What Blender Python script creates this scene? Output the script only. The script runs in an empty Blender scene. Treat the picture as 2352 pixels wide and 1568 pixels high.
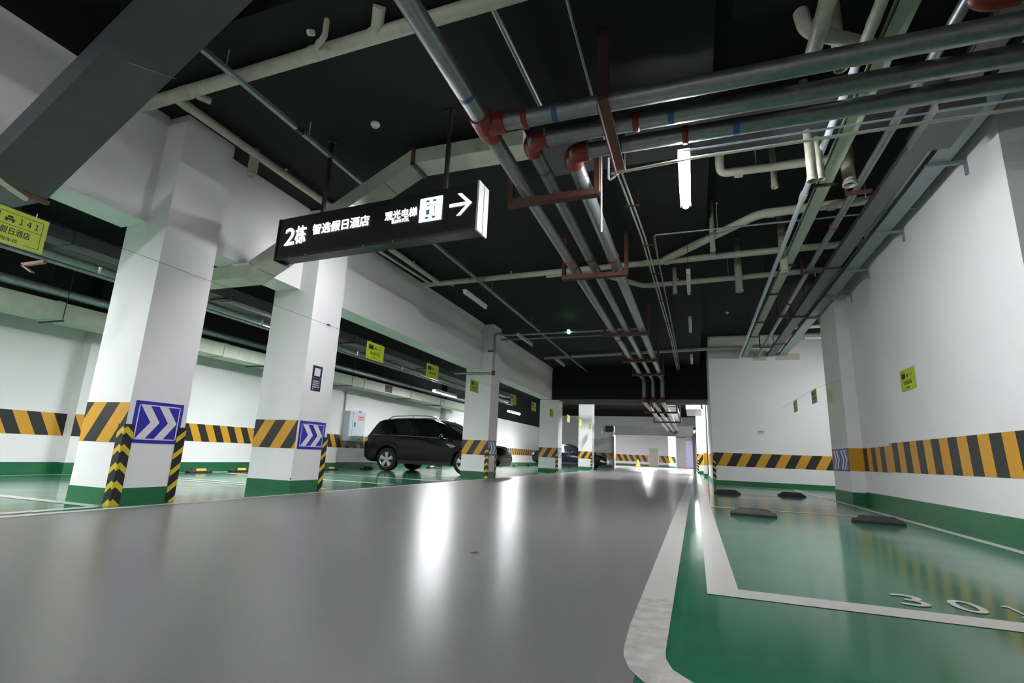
import bpy, math, random
from mathutils import Vector, Matrix, Euler

# ------------------------------------------------------------------ camera, world, exposure
SC = bpy.context.scene
COL = SC.collection
random.seed(7)

def look(yaw, pitch, roll):
    cy, sy, cp, sp = math.cos(yaw), math.sin(yaw), math.cos(pitch), math.sin(pitch)
    f = Vector((-sy*cp, cy*cp, sp)); r = Vector((cy, sy, 0)); u = r.cross(f)
    c, s = math.cos(roll), math.sin(roll)
    r2 = c*r + s*u; u2 = -s*r + c*u
    return Matrix((r2, u2, -f)).transposed().to_4x4()

cd = bpy.data.cameras.new('camera'); cam = bpy.data.objects.new('camera', cd); COL.objects.link(cam)
cd.sensor_fit = 'HORIZONTAL'; cd.sensor_width = 36.0; cd.lens = 1160.7/2352*36.0
cd.clip_start = 0.05; cd.clip_end = 300
cam.matrix_world = Matrix.Translation((0, 0, 0.65)) @ look(.3488, .2205, .0414)
SC.camera = cam

W = bpy.data.worlds.new('world'); SC.world = W; W.use_nodes = True
W.node_tree.nodes['Background'].inputs[0].default_value = (0.02, 0.021, 0.022, 1)
W.node_tree.nodes['Background'].inputs[1].default_value = 0.25
vs = SC.view_settings
vs.view_transform = 'Standard'; vs.look = 'None'; vs.gamma = 1.0; vs.use_curve_mapping = False
vs.exposure = 3.75
TUBE_POWER = 26.0      # emission of the lit tubes

# ------------------------------------------------------------------ materials
MATS = {}
def srgb(h):
    v = [int(h[i:i+2], 16)/255 for i in (0, 2, 4)]
    return tuple(((c/12.92) if c <= .04045 else ((c+.055)/1.055)**2.4) for c in v)

def mat(name, col, rough=.5, metal=0., spec=.5, emit=None, noise=0., nscale=8., bump=0., bscale=40., rvar=0., coat=0., trans=0., alpha=1.):
    if name in MATS: return MATS[name]
    m = bpy.data.materials.new(name); m.use_nodes = True; MATS[name] = m
    nt = m.node_tree; b = nt.nodes['Principled BSDF']
    b.inputs['Base Color'].default_value = (*col, 1); b.inputs['Roughness'].default_value = rough
    b.inputs['Metallic'].default_value = metal; b.inputs['Specular IOR Level'].default_value = spec
    b.inputs['Coat Weight'].default_value = coat; b.inputs['Coat Roughness'].default_value = .04
    b.inputs['Transmission Weight'].default_value = trans
    if emit: b.inputs['Emission Color'].default_value = (*emit[0], 1); b.inputs['Emission Strength'].default_value = emit[1]
    if noise or rvar or bump:
        tc = nt.nodes.new('ShaderNodeTexCoord')
        if noise or rvar:
            n = nt.nodes.new('ShaderNodeTexNoise'); n.inputs['Scale'].default_value = nscale; n.inputs['Detail'].default_value = 5
            nt.links.new(tc.outputs['Object'], n.inputs['Vector'])
        if noise:
            mr = nt.nodes.new('ShaderNodeMapRange'); mr.inputs[1].default_value = .3; mr.inputs[2].default_value = .7
            mr.inputs[3].default_value = 1-noise; mr.inputs[4].default_value = 1+noise
            nt.links.new(n.outputs['Fac'], mr.inputs[0])
            vm = nt.nodes.new('ShaderNodeVectorMath'); vm.operation = 'SCALE'; vm.inputs[0].default_value = col
            nt.links.new(mr.outputs[0], vm.inputs['Scale']); nt.links.new(vm.outputs[0], b.inputs['Base Color'])
        if rvar:
            mr = nt.nodes.new('ShaderNodeMapRange'); mr.inputs[1].default_value = .3; mr.inputs[2].default_value = .7
            mr.inputs[3].default_value = max(.02, rough-rvar); mr.inputs[4].default_value = rough+rvar
            nt.links.new(n.outputs['Fac'], mr.inputs[0]); nt.links.new(mr.outputs[0], b.inputs['Roughness'])
        if bump:
            n2 = nt.nodes.new('ShaderNodeTexNoise'); n2.inputs['Scale'].default_value = bscale; n2.inputs['Detail'].default_value = 3
            nt.links.new(tc.outputs['Object'], n2.inputs['Vector'])
            bp = nt.nodes.new('ShaderNodeBump'); bp.inputs['Strength'].default_value = bump; bp.inputs['Distance'].default_value = .02
            nt.links.new(n2.outputs['Fac'], bp.inputs['Height']); nt.links.new(bp.outputs['Normal'], b.inputs['Normal'])
    return m

def stripes(name, axis, slope, period, duty, ca, cb, rough=.45, off=0., chev=False):
    """painted diagonal bands: fract((u + slope*z)/period + off) < duty -> ca, else cb, in the object's own coordinates"""
    if name in MATS: return MATS[name]
    m = bpy.data.materials.new(name); m.use_nodes = True; MATS[name] = m
    nt = m.node_tree; N = nt.nodes; L = nt.links; b = N['Principled BSDF']
    b.inputs['Roughness'].default_value = rough
    tc = N.new('ShaderNodeTexCoord'); sx = N.new('ShaderNodeSeparateXYZ'); L.new(tc.outputs['Object'], sx.inputs[0])
    def mth(op, a, bb):
        n = N.new('ShaderNodeMath'); n.operation = op
        for i, v in enumerate((a, bb)):
            if v is None: continue
            if isinstance(v, (int, float)): n.inputs[i].default_value = v
            else: L.new(v, n.inputs[i])
        return n.outputs[0]
    u = {'x': sx.outputs[0], 'y': sx.outputs[1]}.get(axis)
    if axis == 'xy': u = mth('ADD', sx.outputs[0], mth('MULTIPLY', sx.outputs[1], -1))
    if chev: u = mth('ABSOLUTE', u, None)
    v = mth('MULTIPLY', sx.outputs[2], slope)
    t = mth('ADD', mth('DIVIDE', mth('ADD', u, v), period), off)
    f = mth('FRACT', t, None)
    g = mth('LESS_THAN', f, duty)
    mx = N.new('ShaderNodeMix'); mx.data_type = 'RGBA'
    mx.inputs[6].default_value = (*cb, 1); mx.inputs[7].default_value = (*ca, 1)
    L.new(g, mx.inputs[0]); L.new(mx.outputs[2], b.inputs['Base Color'])
    return m

ORANGE, BLACKP = (.60, .29, .012), (.010, .0095, .0095)
YELLOW = (.62, .47, .02)
M = dict(
 wall=mat('white wall paint', (.80, .79, .785), .62, noise=.015, nscale=1.5),
 ceil=mat('black ceiling paint', (.0035, .0035, .004), .8, noise=.2, nscale=2),
 green=mat('green epoxy floor', (.022, .140, .072), .13, spec=.36, noise=.07, nscale=1.3, rvar=.03),
 grey=mat('grey epoxy floor', (.155, .153, .149), .29, spec=.36),
 line=mat('white floor paint', (.46, .45, .43), .3, noise=.03, nscale=9),
 linew=mat('worn white floor paint', (.40, .385, .36), .34, noise=.28, nscale=16, bump=.1, bscale=60),
 skirt=mat('green skirting paint', (.012, .135, .05), .35, noise=.1, nscale=4),
 galv=mat('galvanised steel', (.30, .32, .318), .40, .8, noise=.14, nscale=18, rvar=.08),
 galvd=mat('dull galvanised steel', (.36, .39, .385), .48, .7, noise=.2, nscale=14, rvar=.1),
 tape=mat('blue tape', (.02, .115, .26), .4),
 red=mat('red pipe fitting paint', (.21, .026, .018), .35, noise=.1, nscale=20),
 rust=mat('red oxide primer', (.10, .036, .025), .6, noise=.2, nscale=20),
 pvc=mat('cream drain pipe', (.55, .545, .44), .45, noise=.08, nscale=10),
 pvcw=mat('white conduit', (.66, .66, .58), .45),
 duct=mat('cream sheet duct', (.50, .53, .43), .5, noise=.1, nscale=7),
 ductg=mat('grey sheet duct', (.085, .083, .092), .5, noise=.05, nscale=3),
 ductd=mat('dark grey duct', (.085, .09, .092), .55, noise=.12, nscale=3),
 wallk=mat('black upper wall paint', (.006, .006, .0065), .8),
 rustd=mat('shaded red primer', (.03, .013, .011), .7),  # red primer darkened, the shade on the posts put into the colour
 litf=mat('lit tube of the far hall', (1, 1, 1), .5, emit=((.97, .97, 1.), TUBE_POWER*3.2)),  # boosted tube, mostly for the added far lamps
 pink=mat('faded red primer', (.30, .17, .15), .6),
 traytop=mat('grey cable tray', (.15, .15, .155), .5, noise=.06, nscale=6),
 teal=mat('zinc cable tray', (.30, .36, .36), .45, .4, noise=.08, nscale=8),
 trayg=mat('pale green cable tray', (.42, .50, .37), .45, noise=.06, nscale=8),
 bluew=mat('bluish white pipe', (.62, .68, .76), .35),
 blackm=mat('black metal', (.012, .012, .013), .35, spec=.4),
 darkm=mat('dark steel', (.05, .045, .045), .45, .5),
 rubber=mat('black rubber', (.018, .017, .018), .6, noise=.2, nscale=30, bump=.15, bscale=90),
 steel=mat('bright steel', (.62, .62, .63), .3, .9),
 alum=mat('aluminium end panel', (.62, .62, .66), .42, .3),
 lime=mat('lime sign plate', (.50, .63, .012), .4),
 signk=mat('black sign print', (.012, .013, .012), .5),
 blue=mat('blue sign film', (.022, .022, .36), .35),
 signw=mat('white sign film', (.72, .72, .74), .4),
 navy=mat('navy notice', (.012, .010, .045), .4),
 paper=mat('white paper', (.74, .74, .80), .6),
 boxp=mat('grey enamel', (.50, .555, .60), .38),
 redl=mat('red label', (.55, .07, .05), .4),
 carb=mat('black car paint', (.003, .003, .0033), .2, spec=.32),
 carn=mat('dark navy car paint', (.004, .005, .010), .18, spec=.35),
 glass=mat('tinted car glass', (.006, .008, .0075), .06, spec=.35),
 chrome=mat('chrome trim', (.78, .78, .8), .12, 1.),
 alloy=mat('silver alloy', (.60, .60, .61), .3, .85),
 tyre=mat('tyre rubber', (.010, .010, .010), .75),
 plast=mat('black car plastic', (.010, .010, .011), .5),
 lampr=mat('red lamp lens', (.25, .05, .05), .15, coat=1.),
 lampw=mat('clear lamp lens', (.45, .46, .5), .1, coat=1.),
 tube=mat('unlit tube housing', (.62, .63, .58), .45),
 lit=mat('lit tube', (1, 1, 1), .5, emit=((.95, .96, 1.), TUBE_POWER)),
 litb=mat('lit tube of the bays', (1, 1, 1), .5, emit=((.94, .97, 1.), TUBE_POWER*1.45)),
 litd=mat('dim fill tube', (1, 1, 1), .5, emit=((.95, .96, 1.), TUBE_POWER*.4)),  # weak emission for the added fill lamp
 lith=mat('bright lit tube', (1, 1, 1), .5, emit=((.95, .95, 1.), TUBE_POWER*1.5)),
 glow=mat('backlit lettering', (1, 1, 1), .5, emit=((.97, .97, 1.), .45)),
 glowb=mat('blue panel of the lift symbol', (.02, .06, .12), .5, emit=((.05, .16, .30), .05)),
 exitg=mat('green indicator', (.1, .8, .4), .5, emit=((.25, 1., .6), 1.2)),
 band_c=stripes('hazard band front', 'x', -.62, .40, .5, ORANGE, BLACKP, off=.12),
 band_l=stripes('hazard band back wall', 'y', .5, .41, .5, ORANGE, BLACKP),
 band_r=stripes('hazard band side wall', 'y', -.08, .50, .5, ORANGE, BLACKP),
 band_a=stripes('hazard band cross wall', 'x', -.55, .56, .5, ORANGE, BLACKP),
 band_e=stripes('hazard band end wall', 'x', .5, .72, .5, ORANGE, BLACKP),
 orange=mat('plain orange paint', ORANGE, .45),
 guard=stripes('corner guard', 'xy', 1.15, .205, .36, YELLOW, BLACKP, .5, chev=True),
 stopy=mat('yellow reflector', (.65, .40, .03), .35),
 patch=mat('beige board', (.56, .52, .43), .6),
 lav=mat('lavender door', (.42, .40, .62), .4),
 greyd=mat('grey panel', (.33, .32, .31), .5),
 shut=mat('roller shutter steel', (.37, .39, .38), .38, .6, noise=.08, nscale=6),
 yel=mat('yellow plastic', (.6, .42, .03), .45),
 leaf=mat('dry leaf', (.16, .07, .035), .7),
)

# ------------------------------------------------------------------ mesh builder
class MB:
    def __init__(s): s.v = []; s.f = []; s.m = []; s.sm = []
    def add(s, vs_, fs, mi=0, smooth=False):
        b = len(s.v); s.v += [Vector(v) for v in vs_]
        for f in fs: s.f.append([b+i for i in f]); s.m.append(mi); s.sm.append(smooth)
        return s
    def box(s, x0, x1, y0, y1, z0, z1, mi=0):
        vs_ = [(x, y, z) for z in (z0, z1) for y in (y0, y1) for x in (x0, x1)]
        return s.add(vs_, [(0, 2, 3, 1), (4, 5, 7, 6), (0, 1, 5, 4), (2, 6, 7, 3), (0, 4, 6, 2), (1, 3, 7, 5)], mi)
    def hexa(s, a, b, mi=0):
        """a: four points (loop), b: the matching four points of the opposite face"""
        return s.add(list(a)+list(b), [(3, 2, 1, 0), (4, 5, 6, 7), (0, 1, 5, 4), (1, 2, 6, 5), (2, 3, 7, 6), (3, 0, 4, 7)], mi)
    def bar(s, p, q, w, h, mi=0, up=(0, 0, 1)):
        p, q = Vector(p), Vector(q); d = (q-p).normalized(); up = Vector(up)
        if abs(d.dot(up)) > .95: up = Vector((0, 1, 0))
        r = d.cross(up).normalized(); u = r.cross(d)
        c = lambda o: [o - r*w/2 - u*h/2, o + r*w/2 - u*h/2, o + r*w/2 + u*h/2, o - r*w/2 + u*h/2]
        return s.hexa(c(p), c(q), mi)
    def tube(s, pts, r, seg=14, mi=0, cap=True, open_end=None):
        pts = [Vector(p) for p in pts]; n = len(pts); rr = r if isinstance(r, (list, tuple)) else [r]*n
        t0 = (pts[1]-pts[0]).normalized(); up = Vector((0, 0, 1)) if abs(t0.z) < .9 else Vector((0, 1, 0))
        nrm = t0.cross(up).normalized(); vs_ = []; pt = t0
        for i, p in enumerate(pts):
            t = ((pts[min(i+1, n-1)]-p).normalized() + (p-pts[max(i-1, 0)]).normalized())
            t = t.normalized() if t.length > 1e-6 else pt
            nrm = (nrm - t*nrm.dot(t)).normalized(); bi = t.cross(nrm); pt = t
            k = 1.0
            if 0 < i < n-1:
                c = (pts[i+1]-p).normalized().dot((p-pts[i-1]).normalized()); k = 1/max(.5, math.sqrt((1+c)/2))
            for j in range(seg):
                a = 2*math.pi*j/seg; vs_.append(p + (nrm*math.cos(a) + bi*math.sin(a))*rr[i])
        fs = [(i*seg+j, i*seg+(j+1) % seg, (i+1)*seg+(j+1) % seg, (i+1)*seg+j) for i in range(n-1) for j in range(seg)]
        s.add(vs_, fs, mi, True)
        if cap:
            s.add(vs_[:seg], [tuple(range(seg))[::-1]], mi); s.add(vs_[-seg:], [tuple(range(seg))], mi)
        return s
    def cyl(s, p, q, r, seg=16, mi=0): return s.tube([p, q], r, seg, mi)
    def ringpipe(s, p, q, r, wall, seg=16, mi=0):
        """an open-ended pipe with a wall"""
        p, q = Vector(p), Vector(q)
        return s.tube([p, q, q, p, p], [r, r, r-wall, r-wall, r], seg, mi, cap=False)
    def prism(s, poly, fn, mi=0):
        """poly: 2d outline; fn(u, v, k) -> point, k = 0 or 1"""
        n = len(poly); a = [fn(u, v, 0) for u, v in poly]; b = [fn(u, v, 1) for u, v in poly]
        return s.add(a+b, [tuple(range(n))[::-1], tuple(range(n, 2*n))] + [(i, (i+1) % n, n+(i+1) % n, n+i) for i in range(n)], mi)
    def sphere(s, c, r, mi=0, seg=12, rings=8):
        c = Vector(c); rx, ry, rz = (r, r, r) if isinstance(r, (int, float)) else r; vs_ = []
        for i in range(rings+1):
            ph = math.pi*i/rings
            for j in range(seg):
                a = 2*math.pi*j/seg
                vs_.append(c + Vector((rx*math.sin(ph)*math.cos(a), ry*math.sin(ph)*math.sin(a), rz*math.cos(ph))))
        return s.add(vs_, [(i*seg+j, (i+1)*seg+j, (i+1)*seg+(j+1) % seg, i*seg+(j+1) % seg) for i in range(rings) for j in range(seg)], mi, True)
    def build(s, name, mats, parent=None, origin=None, bevel=0.):
        if not isinstance(mats, (list, tuple)): mats = [mats]
        if parent is not None: org = Vector(parent['_o']) if '_o' in parent else Vector((0, 0, 0))
        elif origin is not None: org = Vector(origin)
        else:
            lo = [min(v[k] for v in s.v) for k in range(3)]; hi = [max(v[k] for v in s.v) for k in range(3)]
            org = Vector(((lo[0]+hi[0])/2, (lo[1]+hi[1])/2, lo[2]))
        me = bpy.data.meshes.new(name)
        me.from_pydata([tuple(v-org) for v in s.v], [], s.f)
        for m in mats: me.materials.append(m)
        me.polygons.foreach_set('material_index', s.m); me.polygons.foreach_set('use_smooth', s.sm)
        me.validate(); me.update()
        o = bpy.data.objects.new(name, me); COL.objects.link(o)
        if parent is None: o.location = org; o['_o'] = list(org)
        else: o.parent = parent; o['_o'] = list(org)
        if bevel:
            b = o.modifiers.new('bevel', 'BEVEL'); b.width = bevel; b.segments = 2; b.limit_method = 'ANGLE'
        return o

def tag(o, label=None, cat=None, group=None, kind=None):
    if label: o['label'] = label
    if cat: o['category'] = cat
    if group: o['group'] = group
    if kind: o['kind'] = kind
    return o
def empty(name, loc, label, cat, group=None):
    o = bpy.data.objects.new(name, None); COL.objects.link(o); o.location = loc; o['_o'] = list(loc)
    o.empty_display_size = .1
    return tag(o, label, cat, group, 'thing')
def thing(mb, name, m, label, cat, group=None, origin=None, bevel=0.):
    return tag(mb.build(name, m, None, origin, bevel), label, cat, group, 'thing')
def struct(mb, name, m): return tag(mb.build(name, m), kind='structure')
def clone(root, loc, label=None, group=None):
    c = root.copy(); COL.objects.link(c); c.location = loc
    if label: c['label'] = label
    if group: c['group'] = group
    for ch in root.children:
        d = ch.copy(); COL.objects.link(d); d.parent = c
        for g in ch.children:
            e = g.copy(); COL.objects.link(e); e.parent = d
    return c

_TX = {}
def glyphs(txt, bold=0.):
    """outline of a line of lettering as (verts2d, faces), scaled to height 1 and starting at the origin"""
    k = txt
    if k not in _TX:
        cu = bpy.data.curves.new('lettering', 'FONT'); cu.body = txt; cu.size = 1.0; cu.resolution_u = 4
        ob = bpy.data.objects.new('lettering', cu); COL.objects.link(ob)
        dg = bpy.context.evaluated_depsgraph_get(); me = ob.evaluated_get(dg).to_mesh()
        v = [(p.co.x, p.co.y) for p in me.vertices]; f = [tuple(p.vertices) for p in me.polygons]
        ob.evaluated_get(dg).to_mesh_clear(); bpy.data.objects.remove(ob); bpy.data.curves.remove(cu)
        x0 = min(a for a, _ in v); x1 = max(a for a, _ in v); y0 = min(b for _, b in v); y1 = max(b for _, b in v)
        _TX[k] = ([((a-x0)/(y1-y0), (b-y0)/(y1-y0)) for a, b in v], f, (x1-x0)/(y1-y0))
    return _TX[k]
def letter(mb, txt, o, u, v, h, width=None, bold=0., mi=0, lift=0.):
    """write txt with its lower left corner at o, along u, up v, of height h"""
    vs_, fs, asp = glyphs(txt, bold); o, u, v = Vector(o), Vector(u).normalized(), Vector(v).normalized(); n = u.cross(v)
    sx = (width/asp) if width else h
    for i, (p, q) in enumerate([(0, 0)] + ([(-1, 0), (1, 0), (0, -1), (0, 1)] if bold else [])):
        mb.add([o + u*(a*sx + p*bold*h) + v*(b*h + q*bold*h) + n*(lift + i*.00015) for a, b in vs_], fs, mi)
def patch(mb, o, u, v, poly, mi=0, lift=0.):
    o, u, v = Vector(o), Vector(u).normalized(), Vector(v).normalized(); n = u.cross(v)
    mb.add([o + u*a + v*b + n*lift for a, b in poly], [tuple(range(len(poly)))], mi)
def rect(a, b, c, d): return [(a, b), (c, b), (c, d), (a, d)]

# ------------------------------------------------------------------ lamps
LAMP = None
def lamp(x, y0, y1, z, lit, label, group, top=None):
    """a batten tube lamp running along the aisle: housing, tube, two hanging rods"""
    t = empty('tube_lamp', (x, (y0+y1)/2, z), label, 'lamp', group)
    a = MB(); a.box(x-.06, x+.06, y0, y1, z+.03, z+.06)
    for q in (-1, 1): a.box(x+q*.056-.004, x+q*.056+.004, y0, y1, (z-.028 if lit == 'litb' else z-.004) if lit else z+.005, z+.03)
    if not lit: a = MB().box(x-.035, x+.035, y0, y1, z+.03, z+.06)
    a.build('housing', M['tube'], t)
    b = MB(); b.tube([(x, y0+.01, z), (x, y1-.01, z)], .037 if lit else .032, 14); b.build('tube', M[lit if isinstance(lit, str) else 'tube'], t)
    top = top or (4.9 if x > .3 or (y1 < 2.7 and x > -5.7) else CEIL)
    for y in (y0+.2, y1-.2): MB().tube([(x, y, z+.06), (x, y, top)], .004, 6).build('hanging_rod', M['darkm'], t)
    return t
CEIL = 4.42
RIGHT = 'tube lamps of the row over the right edge of the lane'
LEFT = 'tube lamps of the row over the left edge of the lane'
BAY = 'lit tube lamps in the left parking bays'
lamp(0, 4.87, 6.02, 3.70, 'lith', 'lit white tube lamp glowing below the crossing steel pipes', RIGHT, 4.27)
lamp(0, 8.35, 9.50, 3.70, False, 'unlit tube lamp hanging behind the glowing one, beside cream drain stubs', RIGHT)
lamp(0, 11.3, 12.5, 3.70, False, 'unlit tube lamp hanging midway down the lane, between two others', RIGHT)
lamp(0, 15.5, 16.7, 3.70, False, 'unlit tube lamp just before the black downstand beam', RIGHT)
lamp(0, -2.6, -1.4, 3.70, 'lit', 'lit tube lamp of the lane row behind the camera', RIGHT)
lamp(-4.12, -1.9, -.7, 3.70, 'lit', 'lit tube lamp of the other lane row behind the camera', LEFT)
lamp(-4.12, 5.06, 6.1, 3.66, 'litd', 'added dim tube lamp unseen behind the hanging light box', LEFT)  # added out of sight to brighten the white beam and second column
lamp(-4.12, 8.5, 9.6, 3.70, False, 'unlit tube lamp beside the white beam, next to the second column', LEFT)
lamp(-4.25, 12.1, 13.35, 3.70, False, 'unlit tube lamp beside the white beam above the black car', LEFT)
lamp(-4.12, 15.45, 16.65, 3.70, False, 'unlit tube lamp beside the white beam near its far end', LEFT)
lamp(-8.0, .5, 2.7, 2.6, 'litb', 'lit double tube lamp over the bay beside the first column', BAY)
lamp(-8.0, 7.78, 9.5, 2.6, 'litb', 'lit double tube lamp hidden behind the second column', BAY)
lamp(-8.0, 14.7, 16.35, 2.6, 'litb', 'lit double tube lamp above the black car', BAY)
lamp(-8.0, 21.9, 23.5, 2.6, 'litb', 'lit double tube lamp between the third and fourth columns', BAY)
lamp(-8.0, 29.0, 31.0, 2.6, 'litb', 'lit double tube lamp far down the left bays', BAY)
FAR = 'lit tube lamps beyond the black downstand beam'
lamp(0.0, 30.3, 31.5, 3.75, 'litf', 'lit tube lamp seen under the black downstand beam', FAR)
lamp(0.0, 24.4, 25.6, 4.2, 'litf', 'added tube lamp tucked unseen behind the black downstand beam', FAR)  # this and the next: added out of sight to brighten the end wall
lamp(-4.12, 24.4, 25.6, 4.2, 'litf', 'added tube lamp tucked unseen behind the black downstand beam, near the columns', FAR)
lamp(-4.4, 44.0, 46.0, 3.7, 'litf', 'added unseen tube lamp beyond the roller shutter, nearest to it', FAR)  # from here to the bright corner: added hidden lamps brightening the far hall
lamp(-1.2, 44.0, 46.0, 3.7, 'litf', 'added unseen tube lamp beyond the roller shutter, towards the post', FAR)
lamp(-8.5, 50.5, 53.0, 3.5, 'litf', 'added unseen tube lamp far off behind the end wall of the left bays', FAR)
lamp(-4.4, 50.5, 53.0, 3.5, 'litf', 'added unseen tube lamp before the far wall with the pale door', FAR)
lamp(0.0, 50.5, 53.0, 3.5, 'litf', 'added unseen tube lamp before the lavender door', FAR)
lamp(1.4, 57.5, 60.0, 3.6, 'litf', 'added unseen tube lamp in the bright corner beside the lavender door', FAR)
lamp(4.9, 14.6, 15.8, 3.9, 'lit', 'lit tube lamp in the recess behind the right wall', RIGHT)

# ------------------------------------------------------------------ room shell
XL1, XLL = -5.28, -5.17
fl = MB()
fl.add([(-12.5, -6, 0), (-5.3, -6, 0), (-5.3, 41, 0), (-12.5, 41, 0)], [(0, 1, 2, 3)], 0)
fl.add([(-5.3, -6, 0), (9, -6, 0), (9, 1.66, 0), (-.2, 1.66, 0), (-.2, 66, 0), (-5.3, 66, 0)], [(0, 1, 2, 3, 4, 5)], 1)
fl.add([(-.2, 1.66, 0), (9, 1.66, 0), (9, 66, 0), (-.2, 66, 0)], [(0, 1, 2, 3)], 0)
fl.add([(-12.5, 41, 0), (-5.3, 41, 0), (-5.3, 66, 0), (-12.5, 66, 0)], [(0, 1, 2, 3)], 1)
fl.box(-12.5, 9, -6, 66, -.3, -.02, 1)
struct(fl, 'floor', [M['green'], M['grey']])

def marking(polys, label, name='floor_line', m='line', lift=.0025):
    b = MB()
    for p in polys:
        b.add([(x, y, lift) for x, y in p], [tuple(range(len(p)))])
    return thing(b, name, M[m], label, 'floor line', 'white lines painted on the floor')
Q = lambda x0, x1, y0, y1: [(x0, y0), (x1, y0), (x1, y1), (x0, y1)]
marking([Q(-.272, -.122, 2.75, 40)], 'long white lane edge line left of the green strip')
# the rounded, scuffed end of the lane edge line
out = [(-.272, 2.75), (-.272, 2.30), (-.262, 2.0), (-.251, 1.92), (-.222, 1.825), (-.17, 1.745), (-.10, 1.675), (.02, 1.62), (.3, 1.60), (4.5, 1.60)]
inn = [(-.122, 2.75), (-.122, 2.17), (-.122, 2.03), (-.117, 1.965), (-.092, 1.88), (-.033, 1.81), (.04, 1.77), (.12, 1.75), (.35, 1.745), (4.5, 1.745)]
marking([[out[i], out[i+1], inn[i+1], inn[i]] for i in range(len(out)-1)], 'scuffed rounded end of the white lane edge line', m='linew')
marking([Q(.033, .19, 2.97, 40)], 'white parking bay line right of the green strip')
marking([Q(.19, 2.60, 2.97, 3.15)], 'white cross line in front of the bay number')
marking([Q(.19, 2.60, 8.62, 8.74)], 'thin white cross line behind the wheel stops')
marking([Q(.6, 6, 16.9, 17.02)], 'thin white line at the foot of the end wall')
marking([Q(2.60, 2.71, 3.15, 17.0)], 'white bay line running along the foot of the right wall')
marking([Q(-5.285, -5.18, -3, 40)], 'white lane edge line along the column row')
marking([Q(-5.53, -5.40, -3, 3.5)], 'inner white bay line joining the first column')
lefty = [3.45, 6.5, 6.82, 8.74, 10.72]
lab = ['white bay line meeting the corner guard of the first column', 'white bay line behind the first column', 'second white bay line behind the first column',
       'white bay line behind the second column', 'white bay line in front of the black car']
for y, l in zip(lefty, lab): marking([Q(-10.3, -5.53, y, y+.13)], l)
for i, y in enumerate((17.3, 19.6, 24.8)): marking([Q(-10.3, -5.53, y, y+.13)], ['white bay line beyond the black car', 'white bay line before the fourth column', 'white bay line by the navy car'][i])
marking([Q(-10.42, -10.32, 3.6, 30)], 'white line along the wheel stops of the left bays')

num = MB()
for ch, x0, y0 in (('3', .955, 3.245), ('0', 1.19, 3.245), ('１', 1.425, 3.245)):
    letter(num, ch, (x0, y0, .003), (1, 0, 0), (0, 1, 0), .245, width=(.07 if ch == '１' else .13), bold=.012)
t = thing(num, 'bay_number', M['line'], 'white bay number 301 painted on the green floor', 'floor number')

# ceiling: black, a little higher over the right recess
ce = MB(); ce.box(-12.5, -5.77, -6, 2.75, CEIL, 5.1); ce.box(-12.5, .3, 2.75, 66, CEIL, 5.1); ce.box(-5.77, .3, -6, 2.75, 4.9, 5.1); ce.box(.3, 9, -6, 66, 4.9, 5.1)
struct(ce, 'ceiling', M['ceil'])
b = MB(); b.box(-5.8, .3, 21.2, 23.2, 3.07, CEIL); b.box(.3, .75, 21.2, 23.2, 3.07, 4.9); struct(b, 'beam_black', M['ceil'])

BZ0, BZ1, SK = .613, 1.02, .163
def wall(name, boxes, bands=(), skirts=()):
    b = MB()
    for x in boxes: b.box(*x)
    w = struct(b, name, M['wall'])
    return w
def band(name, box, m):
    b = MB(); b.box(*box); return tag(b.build(name, M[m]), kind='structure')
# back wall of the left bays, with its two pilasters
PIL = [(-10.95, -10.72, 6.15, 6.95), (-10.95, -10.66, 12.75, 13.55), (-10.95, -10.72, 21.0, 21.8)]
wall('wall_left', [(-11.25, -10.95, -6, 40, 0, 2.75)] + [(*p, 0, 2.75) for p in PIL])
b = MB()
for p in [(-11.25, -10.95, -6, 40)] + PIL: b.box(*p, 2.75, CEIL)
struct(b, 'wall_upper', M['wallk'])
b = MB(); b.box(-10.95, -10.946, -6, 40, .66, 1.06); b.box(-10.72, -10.716, 6.15, 6.95, .66, 1.06); b.box(-10.66, -10.656, 12.75, 13.55, .66, 1.06); b.box(-10.72, -10.716, 21.0, 21.8, .66, 1.06)
b.box(-10.95, -10.66, 12.746, 12.75, .66, 1.06)
tag(b.build('trim_1', M['band_l']), kind='structure')
b = MB(); b.box(-10.95, -10.942, -6, 40, 0, .19); b.box(-10.95, -10.712, 6.14, 6.96, 0, .19); b.box(-10.95, -10.652, 12.74, 13.56, 0, .19); b.box(-10.95, -10.712, 20.99, 21.81, 0, .19)
tag(b.build('baseboard_left', M['skirt']), kind='structure')
# right wall: near block, shallow recess, pilaster
wall('wall_right', [(3.05, 7.5, 5.95, 10.2, 0, 4.9), (3.16, 7.5, 10.2, 12.1, 0, 4.9), (2.92, 7.5, 12.1, 13.45, 0, 4.9)])
b = MB(); b.box(3.046, 3.05, 5.95, 10.2, .625, 1.09); b.box(3.156, 3.16, 10.2, 12.1, .615, 1.06)
tag(b.build('trim_2', M['band_r']), kind='structure')
b = MB(); b.box(2.916, 2.92, 12.096, 13.45, .61, 1.06); b.box(2.92, 3.16, 12.096, 12.1, .61, 1.06)
tag(b.build('trim_3', M['orange']), kind='structure')
b = MB(); b.box(3.04, 3.05, 5.94, 10.21, 0, .235); b.box(3.145, 3.16, 10.21, 12.09, 0, .22); b.box(2.91, 3.16, 12.09, 13.46, 0, .2)
tag(b.build('baseboard_right', M['skirt']), kind='structure')
wall('wall_recess', [(7.5, 7.8, 5.95, 18.4, 0, 4.9)])
wall('wall_near', [(8.7, 9.0, -6, 5.95, 0, 4.9), (7.5, 9.0, 5.95, 6.2, 0, 4.9)])
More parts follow.
